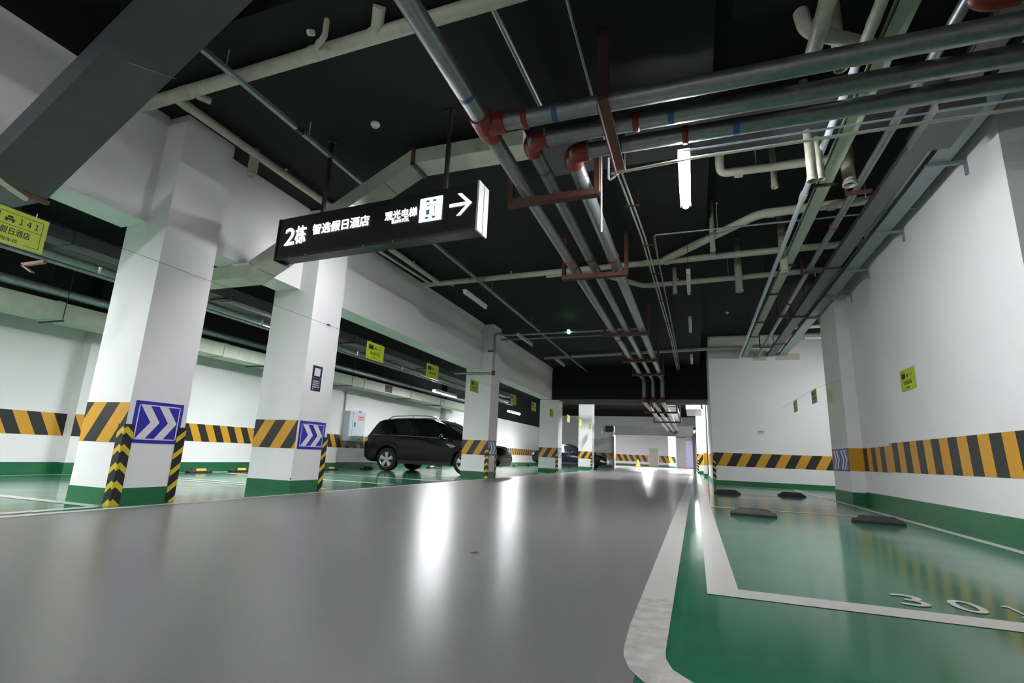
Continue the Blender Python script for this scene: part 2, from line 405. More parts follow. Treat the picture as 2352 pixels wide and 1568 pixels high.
# cross wall at the end of the right bays
YA = 18.2
wall('wall_cross', [(.54, 7.5, YA, YA+.3, 0, 4.9), (.54, .74, YA+.3, 24.5, 0, 4.9)])
b = MB(); b.box(.54, 7.5, YA-.004, YA, .58, 1.00); tag(b.build('trim_4', M['band_a']), kind='structure')
b = MB(); b.box(.536, .54, YA+.1, 24.5, .58, 1.00); tag(b.build('trim_5', M['orange']), kind='structure')
b = MB(); b.box(.53, 7.5, YA-.015, YA, 0, .13); b.box(.53, .54, YA, 24.5, 0, .13); tag(b.build('baseboard_cross', M['skirt']), kind='structure')
# behind the camera
wall('wall_back', [(-12.5, 9, -6.3, -6, 0, CEIL)])

# long white beam over the column row
b = MB()
for y0, y1 in ((-6, 3.6), (4.25, 6.0), (6.66, 13.4), (14.05, 21.2)): b.box(-6.22, -5.77, y0, y1, 3.056, CEIL)
struct(b, 'beam_white', M['wall'])
# slight ledge on the beam where it meets the slab
b = MB(); b.box(-5.77, -5.74, 14.06, 21.19, 4.30, CEIL); struct(b, 'beam_ledge', M['wall'])

# far end: partition with roller shutter opening, then a second hall
wall('wall_end', [(-11.25, -5.95, 41, 41.4, 0, 3.98), (-5.95, .55, 41, 41.4, 3.28, 3.98), (.55, 1.6, 41, 41.4, 0, 4.9)])
b = MB(); b.box(-11.25, .55, 41, 41.4, 3.98, CEIL); struct(b, 'beam_end', M['wallk'])
b = MB(); b.box(-11.25, -5.95, 40.994, 41, .55, 1.1); tag(b.build('trim_6', M['band_e']), kind='structure')
b = MB(); b.box(-11.25, -5.95, 40.985, 41, 0, .2); tag(b.build('baseboard_end', M['skirt']), kind='structure')
wall('wall_far', [(-12.5, 4.5, 63, 63.3, 0, CEIL), (-2.6, -1.9, 56, 63, 0, CEIL), (.25, .9, 57, 63, 0, CEIL), (1.9, 2.2, 41.4, 63, 0, CEIL)])
b = MB(); b.box(-12.5, -5.2, 62.99, 63, .5, 1.25); b.box(-4.0, -2.6, 62.99, 63, .5, 1.25); b.box(-2.6, -1.9, 55.99, 56, .5, 1.15); b.box(.25, .9, 56.99, 57, .5, 1.15); b.box(.9, 1.9, 62.99, 63, .5, 1.15)
tag(b.build('trim_7', M['band_e']), kind='structure')
b = MB(); b.box(-12.5, -2.6, 62.98, 63, 0, .2); b.box(-2.6, -1.9, 55.98, 56, 0, .2); b.box(.25, .9, 56.98, 57, 0, .2); tag(b.build('baseboard_far', M['skirt']), kind='structure')

def door(name, x0, x1, y, h, m, mf):
    b = MB(); b.box(x0, x1, y-.05, y, 0.02, h); d = tag(b.build(name, M[m]), kind='structure')
    f = MB(); f.box(x0-.06, x0, y-.07, y, 0, h+.06); f.box(x1, x1+.06, y-.07, y, 0, h+.06); f.box(x0, x1, y-.07, y, h, h+.06)
    f.build('door_frame', M[mf], d)
    k = MB(); k.box(x0+.06, x0+.1, y-.1, y-.05, 1.0, 1.15); k.build('door_handle', M['blackm'], d)
    return d
door('door_1', -5.05, -4.15, 63, 2.05, 'patch', 'tube')
door('door_2', -.95, .05, 60, 2.9, 'lav', 'greyd')
b = MB(); b.box(-1.9, -1.0, 59.9, 60.1, 0, 3.2); b.box(.08, .25, 59.9, 60.1, 0, 3.2); b.box(-1.0, .08, 59.9, 60.1, 2.98, 3.3); struct(b, 'wall_panel', M['greyd'])

# ------------------------------------------------------------------ columns
def guard_at(x, y, sx, sy, label, h=.80):
    """rubber corner guard on the corner x, y whose faces look towards sx and sy"""
    b = MB(); w, t = .085, .014
    b.box(min(x, x-sx*w), max(x, x-sx*w), min(y, y+sy*t), max(y, y+sy*t), 0, h)
    b.box(min(x, x+sx*t), max(x, x+sx*t), min(y+sy*t, y-sy*w), max(y+sy*t, y-sy*w), 0, h)
    return thing(b, 'corner_guard', M['guard'], label, 'corner guard', 'striped rubber corner guards', origin=(x, y, 0))

def column(x0, x1, y0, y1, top, label, bandm='band_c', z0=BZ0, z1=BZ1):
    c = empty('column', ((x0+x1)/2, (y0+y1)/2, 0), label, 'column', 'white columns along the lane')
    b = MB(); b.box(x0, x1, y0, y1, 0, top); b.build('shaft', M['wall'], c)
    b = MB(); b.box(x0, x1, y0-.003, y0, z0, z1); b.build('hazard_band', M[bandm], c)
    b = MB(); b.box(x0-.004, x1+.004, y0-.004, y1+.004, 0, SK); b.build('skirting', M['skirt'], c)
    return c
COLS = [
 (-6.12, -5.46, 3.60, 4.25, CEIL, 'white square column beside the dark duct, biggest of the row'),
 (-6.26, -5.46, 6.00, 6.66, CEIL, 'white square column with the navy notices, behind the hanging sign'),
 (-6.26, -5.46, 13.40, 14.05, CEIL, 'white square column standing in front of the black car'),
 (-6.29, -5.46, 21.2, 21.9, 3.07, 'white square column under the far end of the white beam'),
 (-6.35, -5.55, 29.4, 30.1, CEIL, 'white square column standing between the two dark cars far off'),
]
for x0, x1, y0, y1, top, l in COLS: column(x0, x1, y0, y1, top-.025, l)
guard_at(-5.46, 3.60, 1, -1, 'scuffed yellow and black guard on the front corner of the first column')
guard_at(-5.46, 4.25, 1, 1, 'yellow and black guard on the rear corner of the first column')
guard_at(-5.46, 6.66, 1, 1, 'yellow and black guard on the rear corner of the second column')
guard_at(-5.46, 13.40, 1, -1, 'yellow and black guard on the front corner of the third column')
guard_at(-5.46, 14.05, 1, 1, 'yellow and black guard on the rear corner of the third column')
guard_at(-5.46, 21.2, 1, -1, 'yellow and black guard on the front corner of the fourth column')
guard_at(-5.55, 29.4, 1, -1, 'yellow and black guard on the front corner of the fifth column')
guard_at(.54, YA, -1, -1, 'yellow and black guard on the corner of the cross wall')
guard_at(-5.95, 41, 1, -1, 'yellow and black guard by the roller shutter opening')

# far columns seen at the right edge of the opening
c = column(.10, .62, 33.0, 33.6, 3.95, 'white column with grey conduit at the right of the far lane', z0=.5, z1=1.15)
guard_at(.10, 33.0, -1, -1, 'yellow and black guard on the far right column')
c = column(.36, .52, 26.0, 26.6, 4.85, 'narrow white pier beside the cross wall', bandm='orange', z0=.55, z1=1.1)
b = MB(); b.box(-.08, .04, 39.9, 40.4, 0, 2.6); b.box(-.16, -.08, 40.0, 40.3, 0, 2.6)
thing(b, 'shutter_post', M['greyd'], 'grey steel post at the right of the roller shutter', 'post')
b = MB(); b.box(-6.10, -5.96, 40.7, 41.0, 0, 2.7)
thing(b, 'shutter_post', M['greyd'], 'grey steel post at the left of the roller shutter', 'post')
s = empty('roller_shutter', (-2.8, 40.8, 2.57), 'rolled up grey roller shutter below the far cream lintel', 'roller shutter')
b = MB()
for i in range(7):
    z = 2.60+i*.095; b.box(-5.9, -.08, 40.62, 40.95, z, z+.075); b.box(-5.9, -.08, 40.65, 40.95, z+.075, z+.095)
b.build('curtain', M['shut'], s)
b = MB(); b.box(-5.95, .0, 40.55, 41.0, 2.52, 2.60); b.build('bottom_bar', M['galvd'], s)
b = MB(); b.box(-6.6, -5.96, 40.6, 41.0, 2.75, 3.2); b.build('motor_box', M['darkm'], s)

# chevron signs on the columns' lane faces
def chevron_sign(x, y0, y1, z0, z1, label, sgn=1):
    """blue plate in the plane x, facing +x (sgn 1) or -x"""
    t = empty('chevron_sign', (x, (y0+y1)/2, z0), label, 'direction sign', 'blue chevron signs')
    b = MB(); b.box(min(x, x+sgn*.006), max(x, x+sgn*.006), y0, y1, z0, z1); b.build('plate', M['blue'], t)
    w, h = y1-y0, z1-z0; b = MB(); xx = x+sgn*.0075
    o = (xx, y0, z0) if sgn > 0 else (xx, y1, z0); u = (0, sgn, 0); v = (0, 0, 1)
    e, k = .03*w/.55*1.2, .012
    for p in (rect(e, e, w-e, e+k), rect(e, h-e-k, w-e, h-e), rect(e, e, e+k, h-e), rect(w-e-k, e, w-e, h-e)): patch(b, o, u, v, p)
    for a in (.10, .47):
        a0 = a*w; d = .19*w; s_ = .24*w
        pts = [(a0, .11*h), (a0+d, .11*h), (a0+d+s_, .5*h), (a0+d, .90*h), (a0, .90*h), (a0+s_, .5*h)]
        patch(b, o, u, v, [pts[0], pts[1], pts[2], pts[5]]); patch(b, o, u, v, [pts[5], pts[2], pts[3], pts[4]])
    b.build('chevrons', M['signw'], t)
    return t
chevron_sign(-5.46, 3.66, 4.19, .615, 1.05, 'blue sign with white chevrons on the first column')
chevron_sign(-5.46, 6.04, 6.60, .61, 1.02, 'blue sign with white chevrons on the second column')
chevron_sign(-5.46, 13.45, 14.0, .61, 1.02, 'blue sign with white chevrons on the third column')
chevron_sign(-5.46, 21.28, 21.85, .61, 1.02, 'blue sign with white chevrons on the fourth column')
chevron_sign(2.914, 12.14, 12.73, .60, 1.06, 'blue sign with white chevrons on the right wall pilaster, first half', -1)
chevron_sign(2.914, 12.75, 13.34, .60, 1.06, 'blue sign with white chevrons on the right wall pilaster, second half', -1)

# ------------------------------------------------------------------ pipes, ducts and trays under the ceiling
def ell(a, b, c, r, n=6):
    """rounded corner: points of the bend a-b-c with radius r"""
    a, b, c = Vector(a), Vector(b), Vector(c); d1 = (a-b).normalized(); d2 = (c-b).normalized()
    p, q = b + d1*r, b + d2*r
    return [p*(1-t)**2 + b*2*t*(1-t) + q*t*t for t in [i/n for i in range(n+1)]]
def poly(pts, r):
    o = [Vector(pts[0])]
    for i in range(1, len(pts)-1): o += ell(pts[i-1], pts[i], pts[i+1], r)
    return o + [Vector(pts[-1])]
def collars(t, pts, r, w=.06, m='red', name='coupling', grow=1.16):
    """short sleeves around a pipe: pts = [(centre, direction)]"""
    for c, d in pts:
        c, d = Vector(c), Vector(d).normalized(); b = MB()
        b.tube([c-d*w/2, c-d*w*.36, c+d*w*.36, c+d*w/2], [r*1.03, r*grow, r*grow, r*1.03], 16); b.build(name, M[m], t)

PZ = 3.8
# three steel mains along the lane
def main_pipe(x, r, y0, label, cap, couple):
    t = empty('steel_pipe', (x, y0, PZ), label, 'pipe', 'galvanised steel mains along the lane')
    b = MB(); b.tube(poly([(x, y0, PZ), (x, 20.75, PZ), (x, 20.75, 2.92), (x, 40, 2.92)], .18), r, 18); b.build('pipe', M['galv'], t)
    collars(t, [((x, 20.75, 3.0), (0, 0, 1))], r, .2, 'red', 'elbow', 1.25)
    collars(t, [((x, y, PZ), (0, 1, 0)) for y in couple], r)
    return t
tL = main_pipe(-1.83, .083, -3, 'steel main nearest the white beam, running on over the camera', None, (7.55, 13.3))
tM = main_pipe(-1.49, .075, 4.42, 'middle steel main of the three along the lane', None, (7.6,))
tR = main_pipe(-1.13, .088, 4.75, 'steel main closest to the glowing tube lamp along the lane', None, (7.65,))
collars(tL, [((-1.83, y, PZ), (0, 1, 0)) for y in (3.55, 7.9)], .083, .05, 'tape', 'tape_band', 1.02)
collars(tM, [((-1.49, y, PZ), (0, 1, 0)) for y in (4.92, 7.95)], .075, .045, 'tape', 'tape_band', 1.02)
collars(tR, [((-1.13, y, PZ), (0, 1, 0)) for y in (8.0,)], .088, .03, 'tape', 'tape_band', 1.02)
# cross mains
def cross_pipe(y, r, x0, label, couple, tapes):
    t = empty('steel_pipe', (x0, y, PZ), label, 'pipe', 'galvanised steel mains across the lane')
    b = MB(); b.tube([(x0, y, PZ), (7.4, y, PZ)], r, 18); b.build('pipe', M['galv'], t)
    collars(t, [((x, y, PZ), (1, 0, 0)) for x in couple], r, .06)
    collars(t, [((x, y, PZ), (1, 0, 0)) for x in tapes], r, .055, 'tape', 'tape_band', 1.02)
    return t
c1 = cross_pipe(4.02, .083, -1.83, 'cross steel main teeing off the lane main at the red fitting', (-1.42,), (-1.12,))
c2 = cross_pipe(4.37, .08, -1.49, 'middle cross steel main between the two others', (-.42,), (-.10,))
c3 = cross_pipe(4.70, .08, -1.13, 'cross steel main closest to the glowing tube lamp', (.02,), (-.62, .48))
b = MB(); b.tube([(-1.83, 3.84, PZ), (-1.83, 3.9, PZ), (-1.83, 4.14, PZ), (-1.83, 4.2, PZ)], [.1, .112, .112, .1], 18); b.tube([(-1.83, 4.02, PZ), (-1.62, 4.02, PZ)], [.108, .1], 18); b.sphere((-1.83, 4.02, PZ), .116)
b.build('tee', M['red'], c1)
for t, x, y, r in ((c2, -1.49, 4.37, .098), (c3, -1.13, 4.70, .104)):
    b = MB(); b.tube(poly([(x+.19, y, PZ), (x, y, PZ), (x, y+.19, PZ)], .15), r, 18); b.build('elbow', M['red'], t)
    k = MB()
    for a in (-1, 1): k.cyl((x+.19, y+a*r*1.05, PZ-.03), (x+.19, y+a*r*1.05, PZ+.03), .014, 8)
    k.build('bolt', M['steel'], t)
# higher red fitted pipe at the top right
t = empty('steel_pipe', (2.1, 4.06, 4.08), 'short steel pipe with a rusty red elbow above the cross mains', 'pipe')
b = MB(); b.tube([(2.2, 4.06, 4.08), (7.4, 4.06, 4.08)], .065, 16); b.build('pipe', M['galv'], t)
b = MB(); b.tube(poly([(2.35, 4.06, 4.08), (2.1, 4.06, 4.08), (2.1, 4.06, 4.5)], .14), .082, 16); b.build('elbow', M['red'], t)

def bracket(y, x0, x1, zb, label, top=None, w=.10):
    """trapeze of red oxide channel: two posts to the slab and a crossbar under the pipes"""
    top = CEIL if top is None else top
    t = empty('pipe_bracket', ((x0+x1)/2, y, zb), label, 'pipe bracket', 'red oxide brackets under the lane mains')
    for x in (x0, x1):
        b = MB(); b.box(x-.03, x+.03, y-.048, y-.04, zb, top); b.box(x-.03, x-.022, y-.04, y+.04, zb, top); b.box(x+.022, x+.03, y-.04, y+.04, zb, top); b.build('post', M['rust'], t)
    b = MB(); b.box(x0-.03, x1+.03, y-.055, y-.047, zb-.06, zb+.02); b.box(x0-.03, x1+.03, y-.047, y+.05, zb-.008, zb+.002); b.box(x0-.03, x1+.03, y-.047, y+.05, zb-.06, zb-.052); b.build('crossbar', M['rust'], t)
    k = MB()
    for i in range(5):
        x = x0+.12+i*(x1-x0-.24)/4; k.cyl((x, y-.03, zb), (x, y-.03, zb+.035), .009, 8)
    k.build('bolt', M['steel'], t)
    return t
zb = PZ-.10
for y, l in ((5.37, 'red oxide pipe bracket right after the red elbows'), (8.12, 'second red oxide pipe bracket along the lane mains'), (12.4, 'third red oxide pipe bracket along the lane mains'),
             (15.95, 'fourth red oxide pipe bracket along the lane mains'), (18.7, 'red oxide pipe bracket before the black downstand beam')):
    bracket(y, -2.04, -.97, zb, l, 4.26 if y < 6 else None)
bracket(23.8, -2.1, -.7, 2.80, 'dark red pipe bracket just past the black downstand beam')
bracket(29.5, -2.1, -.7, 2.78, 'dark red pipe bracket in front of the far cream lintel')
bracket(44.5, -2.0, -.5, 2.75, 'red pipe bracket seen below the roller shutter')
# the bracket that carries the cross mains
t = empty('pipe_bracket', (-.65, 4.4, zb), 'slanting looking red oxide bracket carrying the three cross mains', 'pipe bracket')
for y in (3.86, 4.98):
    b = MB(); b.box(-.70, -.60, y-.025, y+.025, zb, CEIL); b.build('post', M['rustd'], t)  # posts in the darkened primer, painted as if unlit
b = MB(); b.box(-.70, -.692, 3.83, 5.0, zb-.07, zb+.02); b.box(-.692, -.60, 3.83, 5.0, zb-.008, zb+.0); b.build('crossbar', M['rust'], t)

# twin conduits and other thin runs
def run(pts, r, m, label, cat='conduit', name='conduit', group=None, seg=10, bend=.06, rods=()):
    b = MB(); b.tube(poly(pts, bend) if len(pts) > 2 else pts, r, seg)
    if not rods: return thing(b, name, M[m], label, cat, group)
    t = empty(name, pts[0], label, cat, group); b.build('pipe', M[m], t)
    for x, y, z in rods: MB().cyl((x, y, z), (x, y, 4.9 if x > .3 else CEIL), .007, 6).build('hanging_rod', M['darkm'], t)
    return t
G2 = 'thin conduits on the ceiling'
for k, l in ((0, 'cream conduit of the twin pair behind the red bracket'), (.055, 'other cream conduit of the twin pair behind the red bracket')):
    run([(-.85+k, 5.0, 4.2), (-.70+k, 7.9, 4.2), (-.56+k, 15.5, 4.2), (-.56+k, 20.8, 4.2)], .014, 'pvcw', l, group=G2)
run([(-.51, 8.3, 4.2), (-.45, 15.5, 4.2), (-.45, 20.8, 4.2)], .014, 'galvd', 'third grey conduit joining the twin pair further along', group=G2)
for i, (y, x) in enumerate(((5.75, -.8), (6.75, -.75), (8.2, -.66), (9.6, -.63), (11.4, -.6), (13.4, -.58))):
    b = MB(); b.box(x-.07, x+.13, y-.012, y+.012, 4.17, 4.187)
    for q in (-.06, .12): b.cyl((x+q, y, 4.15), (x+q, y, CEIL), .004, 6)
    thing(b, 'conduit_hanger', M['rust'], 'small red strap hanger under the twin conduits, number %s from the red elbows' % ('one', 'two', 'three', 'four', 'five', 'six')[i], 'hanger', 'strap hangers of the twin conduits')
run([(-.50, 8.6, 4.2), (-.50, 7.87, 4.2), (3.0, 7.87, 4.2)], .014, 'galvd', 'thin grey conduit turning off across the lane behind the glowing lamp', group=G2)
run([(-.75, 4.98, 3.66), (.1, 4.90, 3.66), (7.4, 4.86, 3.66)], .016, 'pvc', 'cream conduit slung below the cross mains', group=G2)
run([(.0, 4.80, 3.69), (7.4, 4.80, 3.70)], .010, 'bluew', 'thin white pipe along the underside of the cross mains', group=G2)
run([(-.80, 5.12, 3.95), (-.80, 5.12, 3.66), (-.68, 5.0, 3.66)], .012, 'pvcw', 'short cream conduit drop at the bracket post', group=G2)
b = MB(); b.tube([(-.93, 5.42, 3.2), (-.93, 5.42, 4.4)], .010, 8)
thing(b, 'conduit', M['pvcw'], 'thin cream upright conduit beside the red bracket post', 'conduit', G2)
t = empty('light_trunking', (-4.17, 2.5, 4.2), 'long grey lighting trunking parallel to the white beam', 'conduit')
b = MB(); b.box(-4.195, -4.145, 1.5, 20.9, 4.18, 4.225); b.build('trunking', M['galvd'], t)
for y in (3.0, 4.15, 7.0, 10.0, 13.0, 16.0):
    b = MB(); b.cyl((-4.17, y, 4.2), (-4.17, y, CEIL), .005, 6); b.build('hanging_rod', M['pvcw'], t)
b = MB(); b.box(-4.2, -4.14, 3.95, 4.05, 4.17, 4.235); b.build('joint_box', M['darkm'], t)
run([(-1.50, 2.6, 4.34), (-1.44, 4.6, 4.34)], .028, 'galv', 'small sprinkler pipe with a blue tape ring above the cross mains', 'pipe', 'sprinkler_pipe', bend=.05)
run([(-.86, 2.9, 4.34), (-.87, 3.6, 4.34), (-.88, 4.6, 4.34)], .014, 'galvd', 'thin grey conduit on the black ceiling above the cross mains', group=G2)

# cream drain pipes
PV = 'cream drain pipes'
def drain(name, pts, r, label, rods=(), sleeves=(), bend=.1, group=PV, m='pvc', extra=None):
    t = empty(name, pts[0], label, 'drain pipe', group)
    b = MB(); b.tube(poly(pts, bend) if len(pts) > 2 else pts, r, 16)
    for p, q, rr in (extra or ()): b.tube([p, q], rr, 14)
    b.build('pipe', M[m], t)
    for x, y, z in rods:
        zt = 4.9 if x > .3 else CEIL
        MB().tube([(x, y, z+r*.9), (x, y, zt-.02), (x, y, zt-.019), (x, y, zt)], [.006, .006, .022, .022], 8).build('hanging_rod', M['pvc'], t)
    collars(t, sleeves, r, .10, m, 'socket', 1.08)
    return t
drain('drain_pipe', [(-5.781, 3.264, 4.330), (3.520, 3.125, 4.373)], .068, 'thick cream drain pipe crossing the lane near the top of the picture',
      rods=[(-3.573, 3.232, 4.330), (-5.173, 3.253, 4.330)], sleeves=[((-5.035, 3.253, 4.330), (1, 0, 0)), ((-3.307, 3.221, 4.341), (1, 0, 0)), ((-2.613, 3.211, 4.346), (1, 0, 0))],
      extra=[((-2.613, 3.211, 4.341), (-2.45, 3.01, CEIL), .055), ((-5.781, 3.264, 4.330), (-5.920, 3.285, 4.415), .06), ((-4.971, 3.317, 4.330), (-4.907, 3.435, 4.330), .04)])
drain('drain_pipe', [(-5.248, 3.285, 4.330), (-5.259, 9.440, 4.330)], .052, 'cream drain pipe running alongside the white beam', rods=[(-5.248, 4.907, 4.330), (-5.259, 8.427, 4.330)], sleeves=[((-5.248, 3.413, 4.330), (0, 1, 0))])
run([(-5.16, 7.0, CEIL), (-5.504, 7.467, 4.309), (-5.440, 9.387, 4.309)], .028, 'pvc', 'thin cream pipe dropping from the slab beside the white beam', 'drain pipe', 'drain_pipe', PV)
drain('drain_pipe', [(-5.632, 9.515, 4.309), (1.771, 9.301, 4.330), (2.773, 9.301, 4.330)], .058, 'cream drain pipe crossing the lane before the second red bracket', rods=[(-3.520, 9.451, 4.309), (0.427, 9.344, 4.330)],
      sleeves=[((-5.259, 9.493, 4.309), (1, 0, 0)), ((-0.373, 9.365, 4.319), (1, 0, 0)), ((0.427, 9.333, 4.330), (1, 0, 0))], extra=[((-4.907, 9.493, 4.223), (-4.907, 9.493, 4.330), .035)])
drain('drain_pipe', [(-0.405, 9.301, 4.330), (1.024, 7.787, 4.330), (2.507, 7.755, 4.351)], .066, 'cream drain branch with a forty five degree bend under the grey duct', rods=[(0.480, 8.384, 4.330)],
      sleeves=[((1.195, 7.787, 4.330), (1, 0, 0)), ((1.973, 7.765, 4.330), (1, 0, 0))], bend=.14)
drain('drain_pipe', [(-2.773, 9.547, 4.309), (-1.867, 9.568, 4.330), (-0.907, 10.720, 4.330), (2.453, 10.560, 4.351)], .055, 'cream drain pipe with an offset behind the second red bracket', rods=[(-0.213, 10.667, 4.330), (0.768, 10.635, 4.330)], bend=.14)
drain('drain_pipe', [(0.427, 6.293, 4.607), (0.437, 6.453, 4.330), (1.653, 6.507, 4.351)], .055, 'short cream drain pipe with an upturned elbow right of the glowing lamp', rods=[(0.875, 6.528, 4.351)], sleeves=[((0.661, 6.507, 4.330), (1, 0, 0))], bend=.09)
drain('drain_pipe', [(1.06, -1, 4.10), (1.07, 4.30, 4.10)], .062, 'thick cream drain pipe coming from overhead to the cross mains', sleeves=[((1.07, 3.72, 4.10), (0, 1, 0)), ((1.07, 3.95, 4.10), (0, 1, 0))])
drain('drain_pipe', [(1.43, -1, 4.10), (1.45, 4.25, 4.10)], .045, 'thinner cream drain pipe beside the thick one from overhead', sleeves=[((1.45, 4.05, 4.10), (0, 1, 0))])
drain('drain_pipe', [(.98, 4.15, 4.42), (1.0, 4.12, 4.2), (1.55, 4.45, 4.2)], .06, 'stubby cream drain elbow above the cross mains', bend=.1)
drain('drain_pipe', [(-5.0, 13.55, 4.08), (-1.2, 13.45, 4.08)], .035, 'grey sprinkler branch with the green indicator, by the third column', m='galvd')
drain('drain_pipe', [(-5.5, 14.1, 4.08), (-2.0, 14.1, 4.10)], .03, 'second grey branch pipe just behind the green indicator', m='galvd')
drain('drain_pipe', [(-5.280, 18.240, 4.309), (2.560, 17.280, 4.330)], .055, 'cream drain pipe crossing the lane far off, before the black beam')
drain('wall_pipe', [(-5.0, 13.55, 4.08), (-5.38, 13.34, 4.08), (-5.38, 13.34, 2.92), (-6.6, 13.30, 2.92)], .035, 'grey pipe dropping down the face of the third column', m='galvd', bend=.09)
k = MB(); k.cyl((-5.38, 13.34, 2.86), (-5.38, 13.34, 2.98), .048, 12); thing(k, 'pipe_elbow', M['rust'], 'rusty elbow at the foot of the column pipe', 'pipe fitting')
k = MB(); k.box(-5.6, -5.36, 13.36, 13.398, 3.56, 3.59); thing(k, 'pipe_clip', M['blackm'], 'dark clip holding the pipe to the third column', 'pipe clip')
t = empty('indicator_light', (-3.22, 13.5, 4.10), 'small glowing green indicator on the grey branch pipe', 'indicator light')
k = MB(); k.box(-3.25, -3.19, 13.42, 13.49, 4.03, 4.13); k.build('lens', M['exitg'], t)
k = MB(); k.box(-3.27, -3.17, 13.48, 13.5, 4.0, 4.16); k.build('base', M['blackm'], t)
# open pipe stubs through the slab
def stub(x, y, z0, r, label, top=None):
    top = (4.9 if x > .3 else CEIL) if top is None else top
    b = MB(); b.ringpipe((x, y, z0), (x, y, top), r, r*.13, 16); b.ringpipe((x, y, z0), (x, y, z0+.05), r*1.1, r*.12, 16)
    return thing(b, 'pipe_stub', M['pvc'], label, 'drain stub', 'open drain stubs hanging from the slab')
for a in ((-5.3, 4.42, 4.04, .06, 'cream drain stub hanging in the corner beside the first column'), (.90, 10.0, 3.83, .066, 'cream drain stub hanging below the offset drain pipe'),
          (1.12, 6.85, 4.24, .04, 'small cream drain stub right of the upturned elbow'), (1.95, 6.8, 4.12, .075, 'large cream drain stub beside the pale green tray'), (.39, 8.3, 4.0, .04, 'small cream drain stub below the slanting branch'),
          (-.26, 10.0, 3.88, .04, 'narrow cream drain stub left of the unlit lamp'), (1.30, 5.7, 3.66, .05, 'long cream drain stub where the bluish pipe passes'), (1.42, 5.85, 3.75, .035, 'thin cream drain stub next to the long one'),
          (1.30, 4.42, 4.0, .05, 'cream drain stub poking down just above the cross mains'), (1.55, 9.2, 3.85, .065, 'cream drain stub with a socket behind the pale green tray')): stub(*a)
t = empty('drain_trap', (-3.2, 3.15, CEIL), 'small cream drain trap dropping to the thick drain pipe', 'drain trap')
b = MB(); b.tube(poly([(-3.0, 3.0, CEIL), (-3.0, 3.0, 4.25), (-3.08, 3.02, 4.2), (-3.14, 3.08, 4.3), (-3.3, 3.2, 4.34)], .03), .026, 12); b.build('pipe', M['pvc'], t)
b = MB(); b.cyl((-3.03, 2.9, 4.20), (-3.05, 2.86, 4.17), .026, 12); b.build('cap', M['pvcw'], t)
for p, l in (((-3.44, 4.40), 'white round smoke detector on the black ceiling above the hanging sign'), ((1.0, 15.2), 'white smoke detector on the black ceiling far right')):
    z = CEIL if p[0] < .3 else 4.9
    t = empty('smoke_detector', (p[0], p[1], z), l, 'smoke detector', 'ceiling smoke detectors')
    b = MB(); b.tube([(p[0], p[1], z), (p[0], p[1], z-.02)], .055, 18); b.build('base', M['signw'], t)
    b = MB(); b.tube([(p[0], p[1], z-.02), (p[0], p[1], z-.045), (p[0], p[1], z-.055)], [.045, .036, .02], 18); b.build('head', M['signw'], t)

# ducts
def duct_path(t, pts, y0, y1, h, m, name='run'):
    """rectangular duct in the x-z plane; pts are the lower corners, y0..y1 the width, h the height"""
    n = len(pts); ds = []
    for i in range(n):
        a = Vector(pts[max(i-1, 0)]); c = Vector(pts[min(i+1, n-1)]); p = Vector(pts[i])
        d1 = (p-a).normalized() if i else (c-p).normalized(); d2 = (c-p).normalized() if i < n-1 else d1
        d = (d1+d2).normalized(); nn = Vector((-d.y, d.x))
        if nn.y < 0: nn = -nn
        ds.append((p, p + nn*h/max(.5, nn.dot(Vector((-d2.y, d2.x)) if Vector((-d2.y, d2.x)).y > 0 else Vector((d2.y, -d2.x))))))
    for i in range(n-1):
        b = MB(); (p, pu), (q, qu) = ds[i], ds[i+1]
        f = lambda v, y: (v.x, y, v.y)
        b.hexa([f(p, y0), f(p, y1), f(pu, y1), f(pu, y0)], [f(q, y0), f(q, y1), f(qu, y1), f(qu, y0)])
        b.build(name, M[m], t)
    return ds
t = empty('air_duct', (-3.2, 5.05, 4.16), 'cream air duct sloping down under the white beam behind the hanging sign', 'air duct')
duct_path(t, [(-1.75, 4.16), (-3.20, 4.16), (-5.68, 2.86), (-6.9, 2.86)], 4.90, 5.22, .19, 'duct', 'duct_section')
b = MB(); b.box(-3.225, -3.175, 4.885, 5.235, 4.14, 4.155); b.box(-3.225, -3.175, 4.885, 4.899, 4.14, 4.36); b.build('strap', M['rust'], t)
for f in (.16, .34, .52, .70, .92):
    x, z = -3.2-2.48*f, 4.16-1.30*f; b = MB(); b.bar((x, 4.898, z-.001), (x, 5.222, z-.001), .006, .004, 0, (0, 0, 1)); b.build('seam', M['darkm'], t)
for a in (-1, 1):
    x = -5.78
b = MB(); b.box(-5.9, -5.6, 4.86, 4.90, 3.02, 3.05); b.build('flange', M['signw'], t)
for x, y in ((-3.2, 4.89), (-2.75, 4.98)):
    b = MB(); b.cyl((x, y, 4.3), (x, y, CEIL), .012, 8); b.build('hanging_rod', M['darkm'], t)
t = empty('air_duct', (.9, 5.3, 4.12), 'grey air duct crossing above the glowing tube lamp', 'air duct')
b = MB(); b.box(-1.75, 3.0, 5.10, 5.85, 4.27, 4.41); b.build('duct_section', M['ductg'], t)
for x in (.25, 1.72): b = MB(); b.box(x-.002, x+.002, 5.095, 5.855, 4.267, 4.40); b.build('seam', M['darkm'], t)
t = empty('air_duct', (-5.0, 2.4, 2.79), 'wide dark grey air duct sloping across the top left corner', 'air duct')
duct_path(t, [(-2.9, 4.76), (-5.66, 2.79), (-7.6, 2.79)], 2.13, 2.60, .22, 'ductd', 'duct_section')
b = MB(); b.box(-5.70, -5.64, 2.10, 2.63, 2.77, 2.80); b.build('strap', M['rust'], t)
b = MB(); b.bar((-4.25, 2.62, 3.80), (-4.35, 2.3, 3.72), .006, .006); b.build('scratch', M['galvd'], t)

